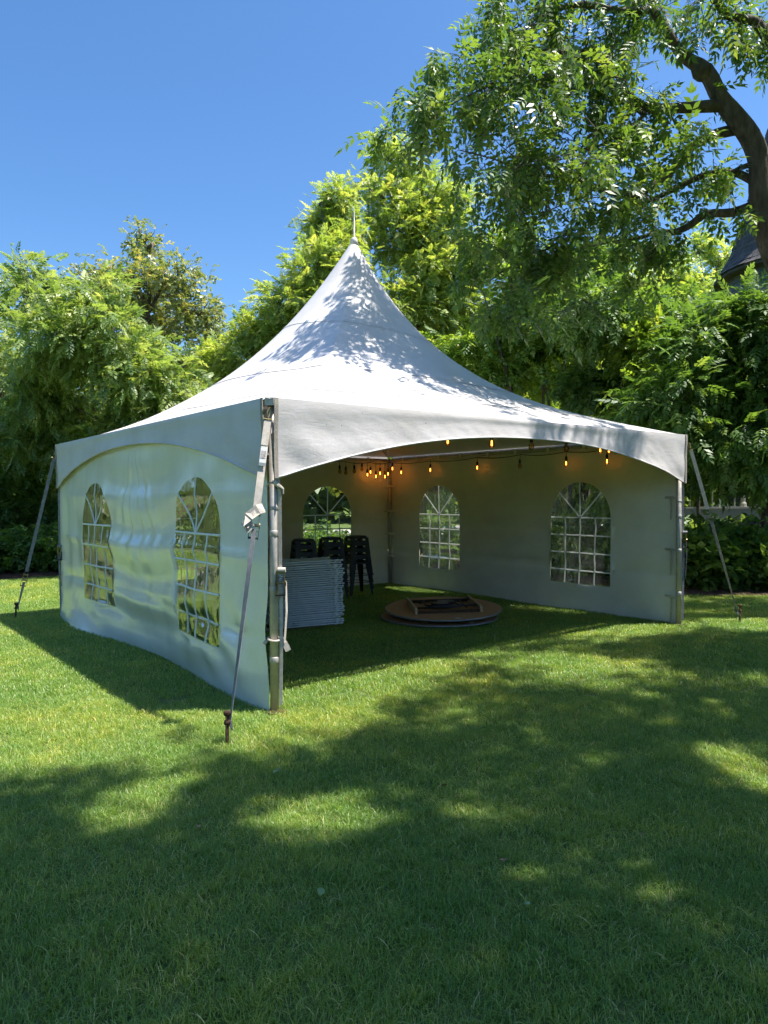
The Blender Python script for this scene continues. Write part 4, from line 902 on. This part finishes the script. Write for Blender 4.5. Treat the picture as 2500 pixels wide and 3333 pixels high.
def foliage_mesh(name, kind, pos, dirs, scale, mat, seed=0, rnd=None):
    r = np.random.RandomState(seed); pos = np.asarray(pos, float); n = len(pos)
    d = np.asarray(dirs, float); d /= np.linalg.norm(d, axis=1)[:, None]+1e-9
    upv = np.tile([0, 0, 1.], (n, 1))+r.normal(0, .35, (n, 3)); sd = np.cross(upv, d); sd /= np.linalg.norm(sd, axis=1)[:, None]+1e-9
    nv = np.cross(d, sd)
    sc = np.asarray(scale) if np.ndim(scale) else np.full(n, scale); sc = sc*r.uniform(.6, 1.35, n)
    if rnd is None: rnd = np.clip(r.normal(.5, .22, n), 0, 1)
    Vs, Qs, Rs, base = [], [], [], 0; tp = TPL[kind]; pick = r.randint(0, len(tp), n)
    for k, (TV, TQ) in enumerate(tp):
        ids = np.nonzero(pick == k)[0]
        if len(ids) == 0: continue
        W = pos[ids, None, :]+sc[ids, None, None]*(TV[None, :, 0:1]*d[ids, None, :]+TV[None, :, 1:2]*sd[ids, None, :]+TV[None, :, 2:3]*nv[ids, None, :])
        nvt = len(TV); Vs.append(W.reshape(-1, 3)); Qs.append((TQ[None]+(base+np.arange(len(ids))*nvt)[:, None, None]).reshape(-1, 4))
        jit = np.repeat(r.normal(0, .10, (len(ids), nvt//4)), 4, axis=1)
        Rs.append(np.clip(rnd[ids, None]+jit, 0, 1).ravel()); base += len(ids)*nvt
    me = mesh_np(name, np.concatenate(Vs), quads=np.concatenate(Qs), rnd=np.concatenate(Rs)); me.materials.append(M[mat]); return me
def curve(p, q, r, bend, n=5, sag=0.0):
    p, q = np.array(p, float), np.array(q, float); L = np.linalg.norm(q-p); o = r.normal(0, bend*L, 3); o2 = r.normal(0, bend*L*.5, 3)
    out = []
    for i in range(n+1):
        t = i/n; out.append(p+(q-p)*t+o*math.sin(PI*t)+o2*math.sin(2*PI*t)+np.array([0, 0, -sag*L*math.sin(PI*t)]))
    return out
def tree(name, label, base, lobes, kind, mat, n_fr, seed, fscale=1.0, tr_r=.12, bark='bark', group=None, nb=13, trunk_top=None, stems=1, cat='tree', droop=.35, lean=0.3):
    r = np.random.RandomState(seed)
    root = thing(name, label, cat, (base[0], base[1], 0), group=group)
    wood = MB(); zs_ = [l[2] for l in lobes]; zlo, zhi = min(zs_), max(zs_)
    cxy = np.mean([[l[0], l[1]] for l in lobes], axis=0)
    top = np.array([cxy[0]*.6+base[0]*.4, cxy[1]*.6+base[1]*.4, zhi-.2]) if trunk_top is None else np.array(trunk_top)
    trunks = []
    for s in range(stems):
        b = np.array([base[0], base[1], -.05])+(r.normal(0, .12, 3)*[1, 1, 0] if stems > 1 else 0)
        tp = top+(r.normal(0, .6, 3)*[1, 1, .5] if stems > 1 else 0)
        P = curve(b, tp, r, .025, 10); k = 1/math.sqrt(stems)
        wood.tube([(*p, tr_r*k*(1-.85*(i/10)**1.1)*(1.25 if i == 0 else 1)) for i, p in enumerate(P)], 9); trunks.append(P)
    pos, dirs = [], []; vol = np.array([l[3]**2*l[4] for l in lobes])**.75; cntv = (n_fr*vol/vol.sum()).astype(int)
    for li, lb_ in enumerate(lobes):
        c = np.array(lb_[:3]); rad = np.array([lb_[3], lb_[3], lb_[4]])
        tp = trunks[r.randint(0, len(trunks))]
        zt = c[2]-max(.4, .75*np.linalg.norm(c[:2]-np.array(base))); j = min(range(len(tp)), key=lambda i: abs(tp[i][2]-zt)+(0 if tp[i][2] > .6 else 5))
        P = curve(tp[j], c, r, .07, 6, .04); wood.tube([(*p, tr_r*.42*(1-.72*i/6)) for i, p in enumerate(P)], 6)
        ends = []
        for b in range(nb):
            v = r.normal(0, 1, 3); v /= np.linalg.norm(v); v[2] = v[2]*.8+.25
            e = c+rad*v*r.uniform(.55, 1.08); st = P[r.randint(3, 7)] if r.rand() < .7 else c
            Q_ = curve(st, e, r, .08, 4, -.04); wood.tube([(*p, .020*(1-.75*i/4)*max(.6, tr_r/.14)) for i, p in enumerate(Q_)], 4, caps=False); ends.append(Q_)
        n = cntv[li]
        for q in range(n):
            Q_ = ends[r.randint(0, nb)]; t = min(.999, r.beta(2.2, 1.1))*4; i = int(t); p = Q_[i]+(Q_[i+1]-Q_[i])*(t-i)
            g = r.normal(0, .22, 3)*rad; p = p+g
            o = (p-c)/rad; d = o/(np.linalg.norm(o)+.3)*.9+r.normal(0, .55, 3); d[2] -= droop
            pos.append(p); dirs.append(d)
    wood.build('trunk', bark, root, True)
    cr = link('crown', foliage_mesh('crown', kind, pos, dirs, fscale, mat, seed), root); tag(cr, kind='stuff')
    return root
def shrub(name, label, x, y, rad, h, kind, mat, n, seed, fscale=1.0, group=None, z0=0.0):
    r = np.random.RandomState(seed); root = thing(name, label, 'shrub', (x, y, 0), group=group); wood = MB(); pos, dirs = [], []
    ends = []
    for b in range(22):
        a = r.uniform(0, 2*PI); rr_ = rad*math.sqrt(r.rand()); e = np.array([x+rr_*math.cos(a), y+rr_*math.sin(a), h*(1-.45*(rr_/rad)**2)*r.uniform(.55, 1.05)])
        Q_ = curve((x+r.normal(0, .08), y+r.normal(0, .08), 0), e, r, .06, 5, -.05); wood.tube([(*p, .013*(1-.7*i/5)) for i, p in enumerate(Q_)], 4, caps=False); ends.append(Q_)
    for q in range(n):
        Q_ = ends[r.randint(0, 22)]; t = min(.999, r.beta(2.0, 1.0))*5; i = int(t); p = Q_[i]+(Q_[i+1]-Q_[i])*(t-i)+r.normal(0, .14, 3)*min(rad, 1.2)
        p[2] = max(p[2], .06+z0); d = np.array([p[0]-x, p[1]-y, .3*h])*.7/rad+r.normal(0, .5, 3); pos.append(p); dirs.append(d)
    wood.build('stem', 'bark', root, True); cr = link('foliage', foliage_mesh('foliage', kind, pos, dirs, fscale, mat, seed), root); tag(cr, kind='stuff')
    return root

# big near tree on the right: limbs followed one by one
near = thing('walnut_tree', 'large dark-limbed tree whose branches hang in front of the sky at upper right', 'tree', (8.65, -1.38, 0))
r = np.random.RandomState(77); wood = MB()
LIMBS['trunk'] = [(8.65, -1.38, -.05, .32), (8.62, -1.35, .4, .26), (8.45, -1.2, 2.0, .23), (8.1, -.9, 3.6, .215)]+LIMBS['trunk']
LIMBS['trunk'] = [(*q[:3], q[3]*.86) for q in LIMBS['trunk']]; LIMBS['trunk'] = LIMBS['trunk'][:4]+[(7.80, -.58, 4.6, .205)]+LIMBS['trunk'][5:]; segs = {}
for k, P in LIMBS.items():
    pts = []
    for i in range(len(P)-1):        # smooth with Catmull-Rom
        a = np.array(P[max(i-1, 0)]); b = np.array(P[i]); c = np.array(P[i+1]); d = np.array(P[min(i+2, len(P)-1)])
        for t in (0, .33, .66): pts.append(.5*((2*b)+(-a+c)*t+(2*a-5*b+4*c-d)*t*t+(-a+3*b-3*c+d)*t**3))
    pts.append(np.array(P[-1])); segs[k] = pts
    if k == 'trunk':
        to = MB().tube([tuple(q) for q in pts], 14).build('trunk', 'bark', near, True)
    else: MB().tube([tuple(q) for q in pts], 9).build('limb', 'bark', near, True)
MB().tube([(6.80, .02, 7.28, .05), (6.70, .07, 7.36, .13), (6.62, .12, 7.40, .12), (6.55, .17, 7.40, .02)], 10).build('burl', 'bark', near, True)
pos, dirs = [], []
FOL = {'A': (12, .45, .75), 'A2': (11, .25, .8), 'B': (12, .55, .75), 'C': (9, .6, .7), 'D': (8, .55, .5), 'D2': (5, .4, .45), 'E': (10, .3, .8), 'F': (20, .2, .85), 'G': (11, .3, .75), 'H': (17, .1, .75), 'I': (13, 0, .7), 'J': (17, 0, .65), 'trunk': (10, .88, .9)}
def twiglet(q, d, L, rad, n):
    e = q+d*L; Q_ = curve(q, e, r, .12, 5, -.05); wood.tube([(*p, rad*(1-.7*i/5)) for i, p in enumerate(Q_)], 5, caps=False)
    ends = [Q_]
    for k in range(3):
        st = Q_[r.randint(1, 5)]; v = d+r.normal(0, .8, 3); v /= np.linalg.norm(v); v[2] -= .15
        S_ = curve(st, st+v*L*r.uniform(.3, .6), r, .12, 4); wood.tube([(*p, rad*.5*(1-.6*i/4)) for i, p in enumerate(S_)], 4, caps=False); ends.append(S_)
    for w in range(n):
        X = ends[r.randint(0, 4)]; m_ = len(X)-1; tt = r.beta(1.5, .9)*.999*m_; i = int(tt); p = X[i]+(X[i+1]-X[i])*(tt-i)+r.normal(0, .05, 3)
        dd = d*.4+r.normal(0, .55, 3); dd[2] -= .5; pos.append(p); dirs.append(dd)
for k, (nb, t0, ln) in FOL.items():
    P = segs[k]; n = len(P)
    for b in range(nb):
        t = t0+(1-t0)*r.rand(); q = P[min(int(t*(n-1)), n-1)]; d = r.normal(0, 1, 3); d /= np.linalg.norm(d); d[2] = d[2]*.7-.1
        twiglet(q[:3], d, ln*r.uniform(.5, 1.4), max(.004, min(.012, q[3]*.5)), r.randint(7, 14))
for k in ('A', 'B', 'C', 'D', 'E', 'trunk', 'G', 'F'):       # short leafy shoots along the bare inner limbs
    P = segs[k]; n = len(P)
    for b in range(9):
        t = (.12 if k != 'trunk' else .6)+.5*r.rand(); q = P[min(int(t*(n-1)), n-1)]; d = r.normal(0, 1, 3); d /= np.linalg.norm(d); d[2] = d[2]*.8-.05
        twiglet(q[:3], d, r.uniform(.2, .5), .004, r.randint(4, 8))
# drooping outer foliage
for (c, rad, n) in NEARCLUMPS:
    c = np.array(c)
    for b in range(max(2, n//22)):
        v = r.normal(0, 1, 3); v /= np.linalg.norm(v); twiglet(c+r.normal(0, rad*.35, 3), v*[1, 1, .8], rad*r.uniform(.5, 1.1), .007, 17 if rad < .5 else 13)
wood.build('twigs', 'bark', near, True)
cr = link('crown', foliage_mesh('crown', 'near', pos, dirs, .92, 'leaf_near', 5), near); tag(cr, kind='stuff')

# tree standing off to the right of the lawn: its crown shades the foreground
shade = thing('shade_tree', 'tall leafy tree beside the lawn whose crown shades the foreground grass', 'tree', (4.6, -8.6, 0))
r = np.random.RandomState(9); wood = MB()
tp = curve((4.6, -8.6, -.05), (3.4, -5.8, 8.6), r, .02, 10); wood.tube([(*p, .26*(1-.8*i/10)) for i, p in enumerate(tp)], 10)
pos, dirs = [], []; clumps = []
tries = 0
gx = np.arange(-4.4, 9.0, .31)
for x0 in gx:
    for y0 in np.arange(-6.6, 2.2, .31):
        x, y = x0+r.uniform(-.16, .16), y0+r.uniform(-.16, .16)
        pr = shade_prob(x, y)
        if r.rand() > pr: continue
        t = r.uniform(8.2, 10.6); c = np.array([x, y, 0])+np.array(SUN)*t; clumps.append(c)
for c in clumps:
    j = min(range(len(tp)), key=lambda i: abs(tp[i][2]-(c[2]-2.0)))
    if r.rand() < .22:
        Q_ = curve(tp[max(j, 5)], c, r, .06, 6, .02); wood.tube([(*p, .035*(1-.75*i/6)) for i, p in enumerate(Q_)], 5, caps=False)
    for w in range(27 if c[1]+.3*c[2] < -1.0 else 15):
        p = c+r.normal(0, .15, 3); dd = r.normal(0, .7, 3); dd[2] -= .3; pos.append(p); dirs.append(dd)
def opens(p, d):         # sun flecks: gaps in the crown stay free of leaves
    d = np.array(d)/(np.linalg.norm(d)+1e-9)
    for k in (0, .2, .36):
        q = np.array(p)+d*k; g = q-np.array(SUN)*(q[2]/SUN.z)
        if inside(LIT, g[0], g[1], .75): return True
    return False
ok = [not opens(p, d) for p, d in zip(pos, dirs)]; pos = [p for p, k in zip(pos, ok) if k]; dirs = [d for d, k in zip(dirs, ok) if k]
wood.build('trunk', 'bark', shade, True)
cr = link('crown', foliage_mesh('crown', 'near', pos, dirs, 1.2, 'leaf_near', 6), shade); tag(cr, kind='stuff')

# trees round the lawn
T = TREES
tree('ailanthus_tree', 'light green feathery-leaved tree left of the tent with a pale trunk', *T['ailA'], 'ail', 'leaf_ail', 7200, 101, fscale=.70, tr_r=.11, bark='bark_pale', stems=2)
tree('ailanthus_tree', 'feathery-leaved tree at the left edge behind the driveway gap', *T['ailB'], 'ail', 'leaf_ail', 3000, 102, fscale=.8, tr_r=.12)
tree('linden_tree', 'round olive-green tree with dark branches farther back left of the tent', *T['linden'], 'linden', 'leaf_linden', 6500, 103, fscale=.85, tr_r=.24, nb=16)
tree('walnut_tree', 'tall yellow-green tree rising directly behind the tent peak', *T['walnut'], 'walnut', 'leaf_walnut', 9000, 104, fscale=.70, droop=.12, tr_r=.2, nb=14)
tree('walnut_tree', 'yellow-green tree behind the left slope of the tent roof', *T['walnutL'], 'walnut', 'leaf_walnut', 7000, 105, fscale=.70, droop=.12, tr_r=.16)
tree('young_tree', 'many-stemmed young tree behind the right slope of the tent roof', *T['midA'], 'mid', 'leaf_mid', 5600, 106, fscale=.82, tr_r=.12, stems=4)
tree('young_tree', 'dark-trunked leafy tree above the right part of the tent roof', *T['midB'], 'mid', 'leaf_shrub', 5600, 107, fscale=.82, tr_r=.13, stems=1)
tree('sumac_tree', 'large-leaved green tree at the right edge in front of the turret', *T['rightA'], 'ail', 'leaf_shrub', 4000, 108, fscale=.72, tr_r=.09, stems=2)
tree('sumac_tree', 'large-leaved green tree just behind the right-hand tent corner', *T['rightB'], 'mid', 'leaf_mid', 2600, 109, fscale=1.0, tr_r=.09)
tree('pale_tree', 'pale yellow-green distant tree just left of the turret roof', *T['paleD'], 'linden', 'leaf_pale', 2600, 110, fscale=1.1, tr_r=.2)
tree('plum_tree', 'small dark purple-leaved tree in front of the turret window', *T['purple'], 'shrub', 'leaf_purple', 600, 111, tr_r=.05)
for i, (x, y, h, w, lab, mt) in enumerate(BACK):
    r = np.random.RandomState(300+i); lobes = []
    for k in range(9):
        a = r.uniform(0, 2*PI); q = r.uniform(.1, .8)*w; lobes.append((x+q*math.cos(a), y+q*math.sin(a), h*r.uniform(.35, .88), w*.5, h*.13))
    lobes.append((x, y, h*.92, w*.35, h*.1))
    tree('background_tree', lab, (x, y), lobes, 'linden', mt, 2600, 320+i, fscale=1.5, tr_r=.2, nb=9, group='trees beyond the garden')
for i, (x, y, rad, h, kind, mt, n, lab) in enumerate(SHRUBS):
    shrub('shrub', lab, x, y, rad, h, kind, mt, n, 400+i, 1.0, 'shrubs in the planting bed')
# trunks glimpsed through the tent windows stand as trees of their own above; the far woods close the view
r = np.random.RandomState(55); pos, dirs = [], []
for i in range(15000):
    if i < 8000: a = r.uniform(-.75, .75)+YAW; d = r.uniform(46, 62)
    else: a = YAW+PI+r.uniform(-2.35, 2.35); d = r.uniform(24, 36)
    h = (9+3*math.sin(a*9)+2*math.sin(a*23+1))*r.rand()**.8*(1 if i < 8000 else .55)
    pos.append((CAMP.x+d*math.cos(a), CAMP.y+d*math.sin(a), h)); dirs.append(r.normal(0, 1, 3))
wd = link('far_woods', foliage_mesh('far_woods', 'woods', pos, dirs, 3.2, 'leaf_wood', 9)); tag(wd, 'distant wall of mixed green trees closing the view', 'woods', None, 'stuff')

# ------------------------------------------------------------------ grass
def blade_patch(name, size, n, hmin, hmax, w, segs, seed):
    r = np.random.RandomState(seed); V = []; Q = []; Tt = []; Rn = []
    px, py = r.uniform(-size/2, size/2, n), r.uniform(-size/2, size/2, n); h = r.uniform(hmin, hmax, n)*np.clip(r.normal(1, .15, n), .6, 1.5); az = r.uniform(0, 2*PI, n)
    bend = np.clip(r.normal(.95, .45, n), .1, 2.0); tw = az+r.normal(PI/2, .4, n); rr_ = np.clip(r.normal(.45, .2, n), 0, .95); rr_[r.rand(n) < .035] = 1.0
    rows = []
    for s in range(segs+1):
        t = s/segs; ax, ay = np.cos(az), np.sin(az); off = bend*h*t*t*.8; z = h*t*(1-.25*bend*t*t)
        cx, cy_ = px+ax*off, py+ay*off
        if s < segs:
            ww = w*(1-.45*t)/2; rows.append(np.stack([np.stack([cx-np.cos(tw)*ww, cy_-np.sin(tw)*ww, z], -1), np.stack([cx+np.cos(tw)*ww, cy_+np.sin(tw)*ww, z], -1)], 1))
        else: rows.append(np.stack([cx, cy_, z], -1)[:, None])
    B = np.concatenate(rows, 1); nv = B.shape[1]; base = np.arange(n)*nv; q = []; t3 = []
    for s in range(segs-1): q.append(np.stack([base+2*s, base+2*s+1, base+2*s+3, base+2*s+2], -1))
    t3 = np.stack([base+2*(segs-1), base+2*(segs-1)+1, base+2*segs], -1)
    me = mesh_np(name, B.reshape(-1, 3), quads=np.concatenate(q) if q else None, tris=t3, rnd=np.repeat(rr_, nv)); me.materials.append(M['grass'])
    return bpy.data.objects.new(name, me)
gc = bpy.data.collections.new('grass_sources')
for k in range(4): gc.objects.link(blade_patch(f'a_near_{k}', .42, 1900, .024, .050, .0032, 3, 700+k))
for k in range(3): gc.objects.link(blade_patch(f'b_far_{k}', .84, 3400, .026, .050, .0055, 2, 720+k))
r = np.random.RandomState(66); gp, gi, gr, gs = [], [], [], []
def inview(x, y):
    d = Vector((x, y, 0))-CAMP; dep = d.dot(fw); ri = d.dot(rt); return dep, ri
def blocked(x, y): return bedside(x, y) > .05
for stp, lo, hi, ib, nk in ((.36, 1.2, 6.2, 0, 4), (.72, 6.2, 24, 4, 3)):
    for x0 in np.arange(-8, 18, stp):
        for y0 in np.arange(-8, 22, stp):
            dep, ri = inview(x0, y0)
            if not (lo <= dep < hi) or abs(ri) > dep*.56+1.6 or blocked(x0, y0): continue
            gp.append((x0+r.uniform(-.04, .04), y0+r.uniform(-.04, .04), 0)); gi.append(ib+r.randint(0, nk)); gr.append(r.randint(0, 4)*PI/2+r.uniform(-.2, .2)); gs.append(r.uniform(.85, 1.15))
me = bpy.data.meshes.new('grass'); me.from_pydata(gp, [], [])
for nm, ty, dat in (('pick', 'INT', gi), ('rot', 'FLOAT', gr), ('hs', 'FLOAT', gs)):
    a = me.attributes.new(nm, ty, 'POINT'); a.data.foreach_set('value', dat)
grass = link('grass', me); tag(grass, 'short mown green grass covering the lawn', 'grass', None, 'stuff')
ng = bpy.data.node_groups.new('grass_nodes', 'GeometryNodeTree')
ng.interface.new_socket('Geometry', in_out='INPUT', socket_type='NodeSocketGeometry'); ng.interface.new_socket('Geometry', in_out='OUTPUT', socket_type='NodeSocketGeometry')
gin, gout = ng.nodes.new('NodeGroupInput'), ng.nodes.new('NodeGroupOutput')
ci = ng.nodes.new('GeometryNodeCollectionInfo'); ci.inputs['Collection'].default_value = gc; ci.inputs['Separate Children'].default_value = True; ci.inputs['Reset Children'].default_value = True
ip = ng.nodes.new('GeometryNodeInstanceOnPoints'); ip.inputs['Pick Instance'].default_value = True
def attr(nm, ty):
    n = ng.nodes.new('GeometryNodeInputNamedAttribute'); n.data_type = ty; n.inputs['Name'].default_value = nm; return n.outputs[0]
cxr = ng.nodes.new('ShaderNodeCombineXYZ'); ng.links.new(attr('rot', 'FLOAT'), cxr.inputs[2])
cxs = ng.nodes.new('ShaderNodeCombineXYZ'); cxs.inputs[0].default_value = 1; cxs.inputs[1].default_value = 1; ng.links.new(attr('hs', 'FLOAT'), cxs.inputs[2])
mp_ = ng.nodes.new('GeometryNodeMeshToPoints')
ng.links.new(gin.outputs[0], mp_.inputs[0]); ng.links.new(mp_.outputs[0], ip.inputs['Points']); ng.links.new(ci.outputs[0], ip.inputs['Instance'])
ng.links.new(attr('pick', 'INT'), ip.inputs['Instance Index']); ng.links.new(cxr.outputs[0], ip.inputs['Rotation']); ng.links.new(cxs.outputs[0], ip.inputs['Scale'])
ng.links.new(ip.outputs[0], gout.inputs[0])
md = grass.modifiers.new('grass', 'NODES'); md.node_group = ng
for o in bpy.data.objects:
    if 'worldbuilt' in o: del o['worldbuilt']
